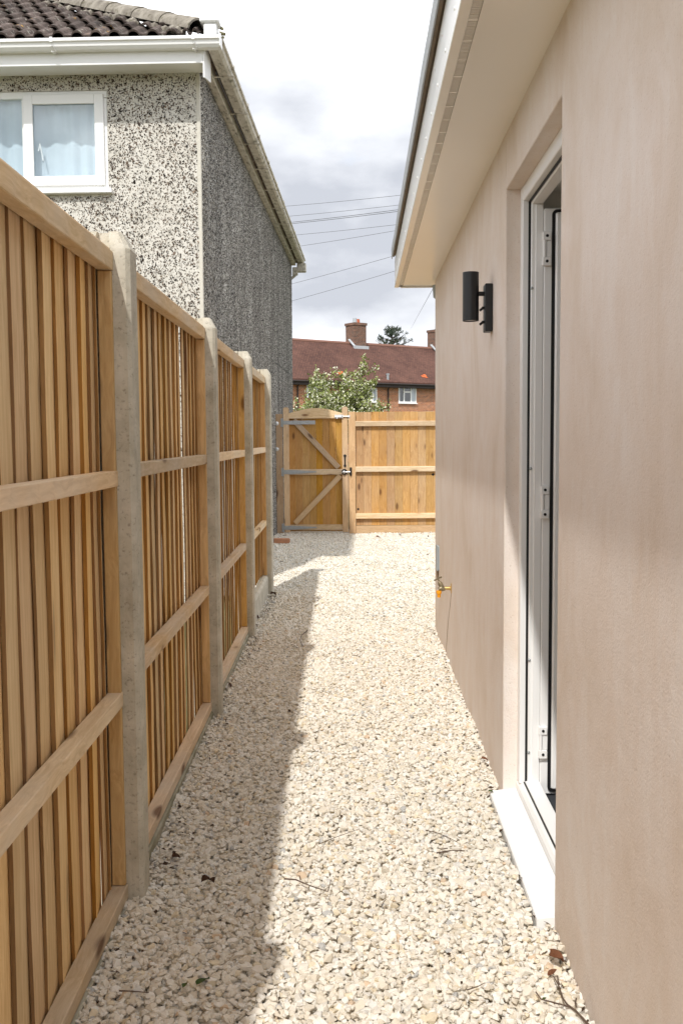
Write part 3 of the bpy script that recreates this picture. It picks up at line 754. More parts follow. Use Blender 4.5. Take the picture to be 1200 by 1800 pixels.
# roof edge: brown board end with a grey felt drip over it, then the tiled slope
bm = BM(); box(bm, -.302, -.287, -3.6, EYE - .10, SZ + .205, SZ + .226, .002); box(bm, -.286, -.262, -3.6, EYE - .10, SZ + .216, SZ + .227); part('roof_edge_board', bm, BROWNB, bung)
bm = BM()
prof = []
prev = None; fs = []
for j in range(90):
    y = -3.6 + (EYE - .07 + 3.6) * j / 89; w = .004 * mnoise.noise(Vector((y * 1.7, 0, 0))) ; w2 = .006 * mnoise.noise(Vector((y * 2.3, 4, 0)))
    ring = [bm.verts.new(c) for c in ((-.309 + w, y, SZ + .196 + w2), (-.311 + w, y, SZ + .262 + w2), (-.300, y, SZ + .272), (-.25, y, SZ + .285), (-.25, y, SZ + .228), (-.3028 + w * .3, y, SZ + .228), (-.3030 + w * .3, y, SZ + .198 + w2))]
    if prev:
        for i in range(7): fs.append(bm.faces.new((prev[i], prev[(i + 1) % 7], ring[(i + 1) % 7], ring[i])))
    else: fs.append(bm.faces.new(ring[::-1]))
    prev = ring
fs.append(bm.faces.new(prev)); bmesh.ops.recalc_face_normals(bm, faces=fs)
part('felt_drip', bm, LEAD, bung, smooth=True)
bm = BM(); prism(bm, [(-.25, SZ + .23), (3.0, SZ + 1.63), (6.4, SZ + .23), (6.4, SZ + .28), (3.0, SZ + 1.69), (-.25, SZ + .286)], 1, -3.6, EYE - .06); part('roof', bm, CTILE, bung)
bm = BM(); box(bm, .30, 5.88, -3.28, WE - .28, SZ + .0, SZ + .02); part('ceiling', bm, INT, bung)
bm = BM(); box(bm, .272, 5.88, -3.28, WE - .28, -.06, .0); part('floor', bm, FLOORM, bung)
bm = BM(); box(bm, .272, .285, -3.28, D0 - .02, .0, SZ); box(bm, .272, .285, D1 + .02, WE - .28, .0, SZ); box(bm, 1.75, 1.80, -3.28, WE - .28, 0, SZ); part('inner_wall', bm, INT, bung)
# rubble stop below the sill, pipe stub on the end wall
bm = BM(); tube(bm, [(.018, WE + .06, SZ - .02), (.018, WE + .06, SZ - .09), (.14, WE + .06, SZ - .20), (.14, WE + .06, 0)], .034, 12); part('downpipe', bm, GREYP, bung, smooth=True)
# door frame, set back in the reveal
fx0, fx1 = .055, .127
frame = part('door_frame', box(BM(), fx0, fx1, D1 - .052, D1 + .001, .062, DT + .002, .003), UPVC, bung)
bm = BM(); box(bm, fx0, fx1, D0 - .001, D0 + .052, .062, DT + .002, .003); part('jamb', bm, UPVC, frame)
bm = BM(); box(bm, fx0 + .001, fx1, D0 + .053, D1 - .053, DT - .055, DT + .001, .003); part('head', bm, UPVC, frame)
bm = BM(); prism(bm, [(fx0 - .004, .010), (fx1, .010), (fx1, .066), (fx0 + .022, .066), (fx0 + .008, .060), (fx0 - .002, .050)], 1, D0 + .001, D1 - .001); part('threshold', bm, UPVC, frame)
bm = BM(); box(bm, fx0 + .022, fx1 + .004, D0 + .003, D1 - .003, .0665, .074, .002); part('threshold_strip', bm, UPVC, frame)
# inner rebates: steps on the far jamb and head
bm = BM(); box(bm, fx0 + .030, fx1 + .002, D1 - .066, D1 - .053, .0625, DT - .056, .003); box(bm, fx0 + .045, fx1 + .002, D1 - .072, D1 - .0665, .0625, DT - .07, .002)
part('rebate', bm, UPVC, frame)
bm = BM(); box(bm, fx0 + .030, fx1 + .002, D0 + .053, D1 - .067, DT - .068, DT - .0555, .003); part('rebate', bm, UPVC, frame)
bm = BM(); box(bm, fx0 + .0215, fx0 + .0295, D1 - .0575, D1 - .0525, .064, DT - .057); box(bm, fx0 + .0215, fx0 + .0295, D0 + .054, D1 - .058, DT - .060, DT - .0555); box(bm, fx0 + .017, fx0 + .0218, D0 + .054, D1 - .054, .0655, .0695); part('gasket', bm, RUBBER, frame)
bm = BM()
for z in (.19, .55, 1.28, 1.95):
    r = bmesh.ops.create_uvsphere(bm, u_segments=8, v_segments=6, radius=.006); bmesh.ops.translate(bm, verts=r['verts'], vec=(fx0 + .033, D1 - .0665, z))
part('screw_cap', bm, GALV, frame, smooth=True)['kind'] = 'stuff'
bm = BM(); prism(bm, [(-.052, -.05), (.0505, -.05), (.0505, .026), (-.043, .014), (-.050, .011), (-.052, .004)], 1, D0 - .004, D1 + .004); part('sill', bm, UPVC, bung)
bm = BM(); box(bm, fx1 + .001, .286, D1 - .008, D1 - .0008, .002, DT); box(bm, fx1 + .001, .286, D0 + .0008, D0 + .008, .002, DT); box(bm, fx1 + .001, .286, D0 + .009, D1 - .009, DT - .008, DT - .0008); part('reveal_lining', bm, INT, bung)
# open door leaf: hinged on the far jamb, swung into the room
hy = D1 - .062; lx = fx1 + .024
door = part('door', box(BM(), fx1 + .003, lx + .86, hy - .012, hy + .048, .028, DT - .085, .004), UPVC, bung)
def loop_bm(bm, x0, x1, z0, z1, y, r, w, t):
    pts = []
    for (cx_, cz_, a0) in ((x1 - r, z1 - r, 0), (x0 + r, z1 - r, 90), (x0 + r, z0 + r, 180), (x1 - r, z0 + r, 270)):
        for k in range(5):
            a = R(a0 + k * 22.5); pts.append((cx_ + r * math.cos(a), cz_ + r * math.sin(a), math.cos(a), math.sin(a)))
    n = len(pts); ri = []
    for (x, z, c, s_) in pts:
        ri.append([bm.verts.new((x, y, z)), bm.verts.new((x - c * w, y, z - s_ * w)), bm.verts.new((x - c * w, y + t, z - s_ * w)), bm.verts.new((x, y + t, z))])
    fs = []
    for i in range(n):
        a, b = ri[i], ri[(i + 1) % n]
        for k in range(4): fs.append(bm.faces.new((a[k], a[(k + 1) % 4], b[(k + 1) % 4], b[k])))
    bmesh.ops.recalc_face_normals(bm, faces=fs)
bm = BM(); loop_bm(bm, lx + .008, lx + .852, .040, DT - .092, hy - .020, .018, .011, .0085); part('gasket', bm, RUBBER, door)
bm = BM(); box(bm, lx + .020, lx + .842, hy - .030, hy - .0125, .052, DT - .104, .006); part('panel', bm, UPVC, door)
for z in (2.09, 1.155, .235):
    bm = BM(); box(bm, fx1 - .004, lx + .004, hy - .030, hy - .014, z + .030, z + .062, .002); box(bm, fx1 - .004, lx + .004, hy - .030, hy - .014, z - .062, z - .030, .002)
    tube(bm, [(fx1 + .004, hy - .022, z - .03), (fx1 + .004, hy - .022, z + .03)], .007, 8); box(bm, fx1 + .012, lx + .006, hy - .024, hy - .014, z - .0295, z + .0295, .002)
    h_ = part('hinge', bm, UPVC, door)
    bm = BM()
    for dz in (-.046, .046): r = bmesh.ops.create_cone(bm, cap_ends=True, segments=10, radius1=.0055, radius2=.0055, depth=.002, matrix=Matrix.Translation(((fx1 + lx) / 2, hy - .031, z + dz)) @ Matrix.Rotation(R(90), 4, 'X'))
    part('screw', bm, RUBBER, h_)
bm = BM(); box(bm, 0, .90, 0, .93, 0, .022, .003)
solo('doormat', bm, MAT_M, 'charcoal doormat on the floor just inside the open white door', 'doormat', (.553 + .0205 * 2.86 + .135, 2.86, .0005), (0, 0, -BA))

# wall light
wl = thing('wall_light', 'black cylinder up and down spotlight fixed to the beige wall beside the door', 'wall light', (.553 + .0205 * 4.20, 4.20, 1.935), -BA)
bm = BM(); box(bm, -.032, -.001, -.036, .036, -.098, .098, .003); part('back_box', bm, BLACK, wl)
bm = BM(); tube(bm, [(-.062, 0, .060), (-.031, 0, .060)], .0095, 10); part('arm', bm, BLACK, wl, smooth=True)
bm = BM(); tube(bm, [(-.088, 0, -.052), (-.088, 0, .148)], .0335, 28, False)
tube(bm, [(-.088, 0, -.052), (-.088, 0, .148)], .0305, 28, False)
for z in (-.052, .148):
    a = bmesh.ops.create_circle(bm, segments=28, radius=.0335)['verts']; bmesh.ops.translate(bm, verts=a, vec=(-.088, 0, z)); b = bmesh.ops.create_circle(bm, segments=28, radius=.0305)['verts']; bmesh.ops.translate(bm, verts=b, vec=(-.088, 0, z))
    for k in range(28): bm.faces.new((a[k], a[(k + 1) % 28], b[(k + 1) % 28], b[k]))
part('lamp_body', bm, BLACK, wl, smooth=True)
for z in (-.046, .142):
    bm = BM(); r = bmesh.ops.create_cone(bm, cap_ends=True, segments=24, radius1=.030, radius2=.030, depth=.004); bmesh.ops.translate(bm, verts=r['verts'], vec=(-.088, 0, z)); part('lens', bm, plain('frosted_lens', (.75, .75, .73), .25), wl)
for z in (.0, -.058):
    bm = BM(); tube(bm, [(-.031, -.012, z), (-.043, -.012, z)], .006, 8); bar(bm, (-.041, -.012, z - .002), (-.053, -.020, z - .012), .010, .004, (0, -1, 0)); part('wing_screw', bm, BLACK, wl)

# grey box on the wall near the far corner
jb = thing('meter_box', 'small grey plastic box on the beige wall near its far corner', 'meter box', (.553 + .0205 * 7.00, 7.00, .55), -BA)
bm = BM(); box(bm, -.010, .002, -.055, .055, -.085, .085, .003); part('back_box', bm, GREYP, jb)
bm = BM(); box(bm, -.016, -.0105, -.062, .062, -.088, .092, .002); part('lid', bm, GREYP, jb)
bm = BM(); tube(bm, [(-.010, 0, -.084), (-.010, 0, -.13), (-.002, 0, -.15)], .009, 8); part('conduit', bm, plain('brown_conduit', (.25, .18, .12), .7), jb, smooth=True)

# outdoor tap
tp = thing('outdoor_tap', 'brass outdoor tap with yellow hose connector low on the beige wall', 'tap', (.553 + .0205 * 6.02, 6.02, .482), -BA)
bm = BM(); box(bm, -.004, .001, -.018, .018, -.030, .030, .002); tube(bm, [(-.003, 0, 0), (-.012, 0, 0)], .014, 12); part('wall_plate', bm, BRASS, tp)
bm = BM(); tube(bm, [(-.010, 0, 0), (-.042, 0, 0)], .0105, 12); part('pipe', bm, BRASS, tp, smooth=True)
bm = BM(); tube(bm, [(-.038, 0, -.004), (-.052, 0, -.004), (-.062, 0, .002), (-.072, 0, -.006), (-.076, 0, -.020)], [.0125, .0150, .0165, .0140, .0120], 12)
tube(bm, [(-.056, 0, .004), (-.068, 0, .028), (-.075, 0, .042)], [.0145, .0155, .0085], 10); tube(bm, [(-.073, 0, .040), (-.080, 0, .056)], .0045, 8); part('body', bm, BRASSD, tp, smooth=True)
bm = BM(); tube(bm, [(-.080 - .024, -.016, .050), (-.083, 0, .060), (-.080 + .020, .018, .066)], [.006, .0045, .006], 8); part('handle', bm, BRASSD, tp, smooth=True)
bm = BM(); tube(bm, [(-.076, 0, -.014), (-.076, 0, -.032)], .0165, 14); tube(bm, [(-.076, 0, -.032), (-.076, 0, -.040), (-.076, 0, -.056)], [.0125, .011, .0105], 12); part('hose_connector', bm, ORANGE, tp, smooth=True)

# ------------------------------------------------------------------ gate and far fence
GY = 14.64
gate = thing('garden_gate', 'wooden ledged and braced garden gate with arched top rail between house and fence', 'gate', (0, GY, 0))
NY = (0, -1, 0)
x = -.735; widths = [.098] * 8
for w in widths:
    bm = BM(); box(bm, x + .001, x + w - .001, .022, .038, .03, 1.75, .003); part('board', bm, W_gboard, gate); x += w
for (x0, x1, zt_) in ((-.815, -.733, 1.852), (.042, .127, 1.858)):
    bm = BM(); prism(bm, [(x0, .02), (x1, .02), (x1, zt_ - .02), (x1 - .02, zt_), (x0 + .02, zt_), (x0, zt_ - .02)], 1, -.028, .040); part('stile', bm, W_gstile, gate)
bm = BM(); pts = [(-.733, 1.690), (.042, 1.690)] + [(.042 - .775 * k / 12, 1.765 + .075 * math.sin(math.pi * k / 12)) for k in range(13)]
prism(bm, pts, 1, -.020, .0205); part('top_rail', bm, W_railx, gate)
for z0, z1 in ((.866, .946), (.050, .128)):
    bm = BM(); box(bm, -.733, .042, -.020, .0205, z0, z1, .003); part('ledge', bm, W_railx, gate)
W_brace = wood('brace_timber', 0, (.50, .33, .18), (.74, .54, .34), .5)
for p, q_ in (((-.665, 1.665), (-.012, .968)), ((-.660, .150), (.012, .848))):
    bm = BM(); l = math.hypot(q_[0] - p[0], q_[1] - p[1]); box(bm, 0, l, -.018, .0200, -.038, .038, .003)
    part('brace', bm, W_brace, gate, (p[0], 0, p[1]), (0, -math.atan2(q_[1] - p[1], q_[0] - p[0]), 0))
for z, taper, x1, h0 in ((1.630, False, -.350, .055), (.908, True, -.335, .062), (.088, True, -.340, .058)):
    bm = BM(); yb_, yf = (-.034, -.029)
    e = h0 if not taper else .016
    prism(bm, [(-.815, z - h0 / 2), (-.72, z - h0 / 2), (x1, z - e / 2), (x1, z + e / 2), (-.72, z + h0 / 2), (-.815, z + h0 / 2)], 1, yb_, yf)
    box(bm, -.852, -.822, -.036, -.028, z - .062, z + .062, .002); tube(bm, [(-.819, -.035, z - .06), (-.819, -.035, z + .06)], .008, 8)
    for k in range(4): r = bmesh.ops.create_uvsphere(bm, u_segments=8, v_segments=5, radius=.008); bmesh.ops.translate(bm, verts=r['verts'], vec=(-.76 + k * .095, -.035, z))
    part('hinge', bm, GALV, gate)
bm = BM(); tube(bm, [(-.065, -.040, 1.715), (.150, -.040, 1.715)], .010, 10); box(bm, -.065, .06, -.034, -.029, 1.690, 1.740, .002); tube(bm, [(-.040, -.042, 1.715), (-.030, -.058, 1.680)], .007, 8); box(bm, .035, .055, -.056, -.028, 1.697, 1.733, .004)
part('bolt', bm, ZINC, gate)
bm = BM(); box(bm, .072, .092, -.040, -.0285, .995, 1.125, .006); r = bmesh.ops.create_cone(bm, cap_ends=True, segments=14, radius1=.021, radius2=.021, depth=.010, matrix=Matrix.Translation((.082, -.034, 1.14)) @ Matrix.Rotation(R(90), 4, 'X')); r = bmesh.ops.create_cone(bm, cap_ends=True, segments=14, radius1=.019, radius2=.019, depth=.010, matrix=Matrix.Translation((.082, -.034, .995)) @ Matrix.Rotation(R(90), 4, 'X'))
part('pull_handle', bm, BLACK, gate)
bm = BM(); tube(bm, [(.072, -.029, .905), (.072, -.044, .905)], .044, 20); part('latch_plate', bm, BLACK, gate, smooth=True)
bm = BM(); tube(bm, [(.040, -.052, .900), (.172, -.052, .905)], .011, 10); r = bmesh.ops.create_uvsphere(bm, u_segments=12, v_segments=8, radius=.024); bmesh.ops.translate(bm, verts=r['verts'], vec=(.065, -.056, .903)); part('latch_bar', bm, ZINC, gate, smooth=True)

hp = thing('gate_post', 'timber hinge post bolted to the dark house wall left of the gate', 'gate post', (0, GY, 0), 0, 'timber posts of the gate')
bm = BM(); box(bm, -.925, -.829, -.027, .045, -.2, 1.755, .004); part('post', bm, W_gpost, hp)
for z in (1.62, 1.245):
    bm = BM(); tube(bm, [(-.910, -.028, z), (-.910, -.034, z)], .030, 14); r = bmesh.ops.create_uvsphere(bm, u_segments=12, v_segments=8, radius=.020); bmesh.ops.scale(bm, vec=(1, .6, 1), verts=r['verts']); bmesh.ops.translate(bm, verts=r['verts'], vec=(-.910, -.036, z)); part('bolt', bm, ZINC, hp, smooth=True)
lp = thing('gate_post', 'square timber latch post between the gate and the far board fence', 'gate post', (0, GY, 0), 0, 'timber posts of the gate')
bm = BM(); box(bm, .136, .236, -.035, .062, -.25, 1.782, .004); part('post', bm, W_gpost, lp)
bm = BM(); box(bm, .150, .182, -.050, -.0355, .850, .970, .004); tube(bm, [(.166, -.052, .85), (.166, -.062, .90), (.166, -.052, .97)], .010, 8); part('latch_catch', bm, BLACK, lp)
bm = BM(); box(bm, .132, .160, -.044, -.0355, 1.695, 1.735, .002); part('bolt_keep', bm, ZINC, lp)

ff = thing('board_fence', 'vertical board fence with three pale rails closing the end of the path', 'fence', (0, GY, 0))
x = .240; k = 0
while x < 3.3:
    w = .1145; bm = BM(); box(bm, x + .0008, x + w - .0008, .022, .040, .110, 1.778 + rnd(-.004, .004), .002); part('board', bm, W_fboard, ff, (0, rnd(-.0015, .0015), 0)); x += w; k += 1
for z0, z1 in ((1.572, 1.645), (.905, .980), (.215, .290)):
    bm = BM(); prism(bm, [(-.030, z0), (.0215, z0), (.0215, z1), (-.022, z1), (-.030, z1 - .010)], 0, .238, 3.3); part('rail', bm, W_railx, ff)
bm = BM(); box(bm, .238, 3.3, -.008, .030, -.08, .105, .003); part('gravel_board', bm, W_gb, ff)
for x in (1.80, 3.3):
    bm = BM(); box(bm, x, x + .1, .041, .14, -.2, 1.75, .004); part('post', bm, W_gpost, ff)
for (x, z) in ((1.375, .855), (.272, .352)):
    bm = BM(); r = bmesh.ops.create_cone(bm, cap_ends=True, segments=10, radius1=.016 if x < 1 else .022, radius2=.014, depth=.006, matrix=Matrix.Translation((x, .0195, z)) @ Matrix.Rotation(R(90), 4, 'X')); part('knot_hole', bm, RUBBER, ff)

bm = BM(); box(bm, -.1075, .1075, -.051, .051, 0, .065, .004)
solo('brick', bm, BRICK1, 'single orange clay brick lying flat on the gravel beside the gate', 'brick', (-.783, 13.35, -.008), (0, .03, .14))

# ------------------------------------------------------------------ terrace of brick houses beyond
TA = math.atan2(6.5, 8.85)
ter = thing('terraced_house', 'long red brick terrace with brown tiled roof beyond the gate', 'terraced house', (-2.64, 58.0, 0), TA)
# local: x along the terrace, y away from the viewer, wall face at y = 0
def tloc(px, py, y=0.0):
    """where the sight line of a photo pixel meets the plane local y"""
    d = W @ Vector((px - 600, py - 900, 1750)); o = Vector((0, 0, 1.4)); c, s_ = math.cos(TA), math.sin(TA)
    T = lambda v: Vector((c * v.x + s_ * v.y, -s_ * v.x + c * v.y, v.z))
    dl, ol = T(d), T(o - Vector((-2.64, 58.0, 0))); t_ = (y - ol.y) / dl.y; return ol + dl * t_
TE = 4.62
bm = BM(); box(bm, -14, 34, 0, .3, -.2, TE); box(bm, -14, -13.7, .3, 7.4, -.2, TE); box(bm, 33.7, 34, .3, 7.4, -.2, TE); box(bm, -13.7, 33.7, 7.1, 7.4, -.2, TE); part('wall', bm, BRICK, ter)
TR = 7.38; ry = 3.7
bm = BM(); prism(bm, [(-.42, TE + .10), (ry, TR), (7.82, TE + .10), (7.82, TE + .22), (ry, TR + .14), (-.42, TE + .22)], 0, -14.3, 34.3); roof_t = part('roof', bm, PTILE, ter)
bm = BM(); tube(bm, [(-14.3, ry, TR + .10), (34.3, ry, TR + .10)], .13, 8); part('ridge', bm, plain('clay_ridge', (.22, .11, .08), .85, var=.2, scale=6), roof_t, smooth=True)
bm = BM(); box(bm, -14.3, 34.3, -.44, -.36, TE - .12, TE + .14); box(bm, -14.3, 34.3, -.36, -.003, TE - .12, TE - .08); part('fascia', bm, BROWNP, ter)
bm = BM(); tube(bm, [(-14.3, -.50, TE + .08), (34.3, -.50, TE + .08)], .055, 6); part('gutter', bm, BROWNP, ter)
for px in (523, 682):
    p = tloc(px, 690, -.08); bm = BM(); tube(bm, [(p.x, -.09, 0), (p.x, -.09, TE - .2), (p.x, -.45, TE)], .045, 6); part('downpipe', bm, BROWNP, ter)
def twindow(px0, px1, py0, py1, style=0):
    a, b = tloc(px0, py1, -.02), tloc(px1, py0, -.02); x0, x1, z0, z1 = a.x, b.x, a.z, b.z
    w_ = x1 - x0; bm = BM(); f = .085; y0, y1 = -.05, -.003
    box(bm, x0, x1, y0, y1, z0, z0 + f); box(bm, x0, x1, y0, y1, z1 - f, z1); box(bm, x0, x0 + f, y0, y1, z0 + f, z1 - f); box(bm, x1 - f, x1, y0, y1, z0 + f, z1 - f)
    m1, m2 = x0 + w_ * .30, x0 + w_ * .70
    for m_x in (m1, m2): box(bm, m_x - .05, m_x + .05, y0, y1, z0 + f, z1 - f)
    box(bm, m1 + .05, m2 - .05, y0, y1, z0 + (z1 - z0) * .60, z0 + (z1 - z0) * .60 + .09)
    wd = part('window', bm, UPVC, ter)
    bm = BM(); box(bm, x0 - .05, x1 + .05, -.11, -.051, z0 - .06, z0 - .002); part('sill', bm, UPVC, wd)
    for (p0, p1, mt) in ((x0 + f, m1 - .05, DGLASS), (m1 + .05, m2 - .05, DGLASS), (m2 + .05, x1 - f, GREYG)):
        bm = BM(); box(bm, p0, p1, -.022, -.004, z0 + f, z1 - f); part('pane', bm, mt, wd)
GREYG = plain('curtained_pane', (.34, .38, .42), .1, spec=.7)
twindow(700, 731, 679, 708); twindow(539, 563, 674, 697); twindow(636, 662, 682, 706); 
a = tloc(731, 700, -.02)
for dx in (6.2, 9.5): 
    pass
def chimney(px0, px1, ptop, pots):
    a, b = tloc(px0, ptop, ry), tloc(px1, ptop, ry); x0 = a.x; wx = (b.x - a.x); zt_ = a.z
    wx_ = wx * .62
    x0 += wx * .30
    bm = BM(); box(bm, x0, x0 + wx_, ry - .48, ry + .48, TR - 1.2, zt_ - .16); ch = part('chimney', bm, CHIM, roof_t)
    bm = BM(); box(bm, x0 - .05, x0 + wx_ + .05, ry - .53, ry + .53, zt_ - .158, zt_); part('cap', bm, CHIM, ch)
    for k, (u_, v_) in enumerate(((.25, -.2), (.75, .1))[:pots]):
        bm = BM(); xx, yy = x0 + wx_ * u_, ry + v_; tube(bm, [(xx, yy, zt_), (xx, yy, zt_ + .30)], [.15, .12], 10); part('pot', bm, POT if k else GALV, ch, smooth=True)
    bm = BM(); 
    zf = TE + .16 + (ry - .48 + .42) * (TR - TE - .1 + .04) / (ry + .42)
    box(bm, x0 - .12, x0 + wx_ + .12, ry - .60, ry - .482, zf - .06, zf + .16); bar(bm, (x0 - .06, ry - .55, zf + .12), (x0 - .06, ry + .05, zf + .60), .14, .06, (-.2, -.6, .75)); part('flashing', bm, LEAD, ch)
chimney(605, 638, 567, 2); chimney(749, 782, 579, 2)
bm = BM(); p = tloc(682, 671, -.2); tube(bm, [(p.x, -.15, p.z), (p.x, -.15, p.z + .42)], .085, 10); tube(bm, [(p.x, -.15, p.z + .42), (p.x, -.15, p.z + .50)], .12, 10); part('flue', bm, GALV, ter, smooth=True)
def on_roof(px, py):
    d = W @ Vector((px - 600, py - 900, 1750)); c, s_ = math.cos(TA), math.sin(TA)
    dl = Vector((c * d.x + s_ * d.y, -s_ * d.x + c * d.y, d.z)); o = Vector((2.64, -58, 1.4)); ol = Vector((c * o.x + s_ * o.y, -s_ * o.x + c * o.y, 1.4))
    k = (TR + .14 - TE - .22) / (ry + .42)
    t_ = (TE + .22 + k * (ol.y + .42) - ol.z) / (dl.z - k * dl.y); return ol + dl * t_, k
for (px, py) in ((592, 655), (596, 656), (601, 655), (743, 662), (748, 663), (746, 660), (598, 660)):
    p, k = on_roof(px, py); bm = BM(); bar(bm, (p.x, p.y - .09, p.z - .09 * k + .015), (p.x, p.y + .09, p.z + .09 * k + .015), .20, .02, (0, -k, 1)); part('roof_tile', bm, ORTILE, roof_t, label='bright orange replacement tile')

# ------------------------------------------------------------------ trees
def limb(bm, p, d, l, r0, r1, seg=5, wob=.12):
    pts = [Vector(p)]; d = Vector(d).normalized()
    for k in range(seg):
        d = (d + Vector((rnd(-wob, wob), rnd(-wob, wob), rnd(-wob * .4, wob * .8)))).normalized(); pts.append(pts[-1] + d * l / seg)
    tube(bm, pts, [r0 + (r1 - r0) * k / seg for k in range(seg + 1)], 6); return pts
def quad(bm, c, n, s, asp=.55, roll=None):
    n = n.normalized(); a = n.orthogonal().normalized(); b = n.cross(a); r = rnd(0, 6.28) if roll is None else roll
    u, v = a * math.cos(r) + b * math.sin(r), b * math.cos(r) - a * math.sin(r)
    vs = [bm.verts.new(c + u * s), bm.verts.new(c + v * s * asp + n * s * .15), bm.verts.new(c - u * s), bm.verts.new(c - v * s * asp + n * s * .15)]
    bm.faces.new(vs)
def rdir(): 
    while True:
        v = Vector((rnd(-1, 1), rnd(-1, 1), rnd(-1, 1)))
        if .05 < v.length < 1: return v.normalized()
tree = thing('blossom_tree', 'bushy tree with white blossom and fresh leaves behind the gate', 'tree', (.20, 23.5, -.05))
tb = BM(); twigs = BM(); lb = BM(); bb = BM()
trunk = limb(tb, (0, 0, 0), (.02, 0, 1), 1.5, .09, .06)
part('trunk', tb, TWIG, tree, smooth=True)
ends = []
for k in range(36):
    a = k * 2.4; el = rnd(.15, 1.4)
    pts = limb(twigs, trunk[-1] + Vector((0, 0, rnd(-.35, .02))), (math.cos(a) * math.cos(el), math.sin(a) * math.cos(el), math.sin(el)), rnd(.75, 1.2) * (1.0 if el < .9 else 1.3), .035, .010, 6, .16)
    for j in range(2, 7):
        for q_ in range(3):
            sub = limb(twigs, pts[j], (pts[j] - pts[j - 1]).normalized() * .8 + rdir() * .9 + Vector((0, 0, .35)), rnd(.28, .55), .008, .003, 4, .25)
            ends += sub[1:]
part('branch', twigs, TWIG, tree, smooth=True)
for p in ends:
    if p.z < 1.2: continue
    for q_ in range(9): quad(lb, p + rdir() * rnd(.01, .13), rdir() + Vector((0, 0, .5)), rnd(.024, .046))
    if rnd(0, 1) < .7:
        for q_ in range(random.randrange(4, 10)): quad(bb, p + rdir() * rnd(.02, .085), rdir() + Vector((0, -.5, .4)), rnd(.016, .030), .85)
part('foliage', lb, LEAFM, tree)['kind'] = 'stuff'; part('blossom', bb, BLOSM, tree)['kind'] = 'stuff'

con = thing('conifer_tree', 'dark spiky conifer rising behind the brown terrace roof', 'tree', (4.45, 84, -.05))
tb = BM(); tube(tb, [(0, 0, 0), (.05, 0, 5), (0, 0, 10.7)], [.28, .2, .04], 8); part('trunk', tb, TWIG, con, smooth=True)
nb_, brb = BM(), BM()
for k in range(60):
    z = 6.6 + 3.9 * (k / 59) ** .9; l = (.28 + (10.7 - z) * .74) * rnd(.7, 1.25); a = k * 2.4 + rnd(-.3, .3)
    pts = limb(brb, (0, 0, z), (math.cos(a), math.sin(a), rnd(-.15, .55)), l, .045, .012, 6, .22)
    for p in pts[2:]:
        c_ = p + rdir() * .08
        for q_ in range(random.randrange(8, 30)): quad(nb_, c_ + rdir() * rnd(.02, .19), rdir(), rnd(.05, .12), .26)
for q_ in range(60): quad(nb_, Vector((rnd(-.07, .07), rnd(-.07, .07), rnd(10.2, 10.8))), rdir(), rnd(.05, .10), .25)
part('branch', brb, TWIG, con, smooth=True); part('foliage', nb_, NEEDM, con)['kind'] = 'stuff'

# ------------------------------------------------------------------ overhead wires
def pix(px, py, Y):
    d = W @ Vector((px - 600, py - 900, 1750)); t_ = Y / d.y; return Vector((0, 0, 1.4)) + d * t_
wires = [((515, 361), (700, 343), 'highest thin cable crossing the grey sky'), ((515, 379), (700, 360), 'second highest cable crossing the sky, above a close pair'), ((515, 390), (700, 368), 'upper cable of the close pair crossing the sky'), ((515, 392.5), (700, 371), 'lower cable of the close pair crossing the sky'), ((515, 413), (700, 394), 'single cable just below the close pair in the sky'), ((515, 434), (700, 404), 'faint cable sagging below the middle of the sky'), ((515, 498), (700, 447), 'steeper cable low in the sky, the higher of two'), ((515, 528), (700, 474), 'lowest steep cable in the sky, above the brick terrace')]
for i, (a, b, lab) in enumerate(wires):
    A_, B_ = pix(*a, 34), pix(*b, 30); d = B_ - A_; P0, P1 = A_ - d * 2.2, B_ + d * 2.2
    bm = BM(); tube(bm, [P0.lerp(P1, k / 24) - Vector((0, 0, .35 * (1 - (2 * k / 24 - 1) ** 2) - .33)) for k in range(25)], .0065 if i not in (2, 3) else .009, 5)
    solo('overhead_cable', bm, CABLE, lab, 'cable', group='phone cables across the sky')
A_, B_ = pix(722, 577, 50), pix(760, 508, 14); d = B_ - A_
bm = BM(); tube(bm, [A_ - d * .15, A_, B_, B_ + d * .25], .0035, 5)
solo('overhead_cable', bm, CABLE, 'steep thin cable dropping from the bungalow eaves towards the conifer', 'cable', group='phone cables across the sky')

# ------------------------------------------------------------------ litter on the gravel
def gp(px, py, z=.012):
    d = W @ Vector((px - 600, py - 900, 1750)); t_ = (z - 1.4) / d.z; return Vector((0, 0, 1.4)) + d * t_
def twig(pts, r, label, forks=()):
    bm = BM()
    P = [gp(*p) + Vector((0, 0, rnd(0, .008))) for p in pts]; tube(bm, P, [r * (1 - .5 * k / max(1, len(P) - 1)) for k in range(len(P))], 6)
    for f in forks: Q = [gp(*p) + Vector((0, 0, rnd(.002, .012))) for p in f]; tube(bm, Q, r * .6, 5)
    o = P[0].copy(); bmesh.ops.translate(bm, verts=list(bm.verts), vec=-o)
    solo('twig', bm, TWIG, label, 'twig', o, smooth=True, group='twigs on the gravel')
twig([(1040, 1812), (1012, 1778), (996, 1770), (988, 1754), (982, 1735), (972, 1720)], .0032, 'largest branched twig by the foot of the beige wall at the bottom', [[(1000, 1774), (975, 1768), (950, 1759), (941, 1751)], [(1012, 1778), (1010, 1768), (1012, 1758)], [(983, 1738), (980, 1728), (979, 1722)]])
twig([(499, 1548), (520, 1549), (545, 1560), (576, 1570)], .0026, 'forked twig lying at the edge of the fence shadow', [[(576, 1570), (580, 1560), (581, 1550)], [(528, 1550), (526, 1545)]])
twig([(767, 1500), (790, 1496), (816, 1496)], .0028, 'short thick twig on the sunlit gravel left of the door sill', [[(775, 1498), (786, 1494)]])
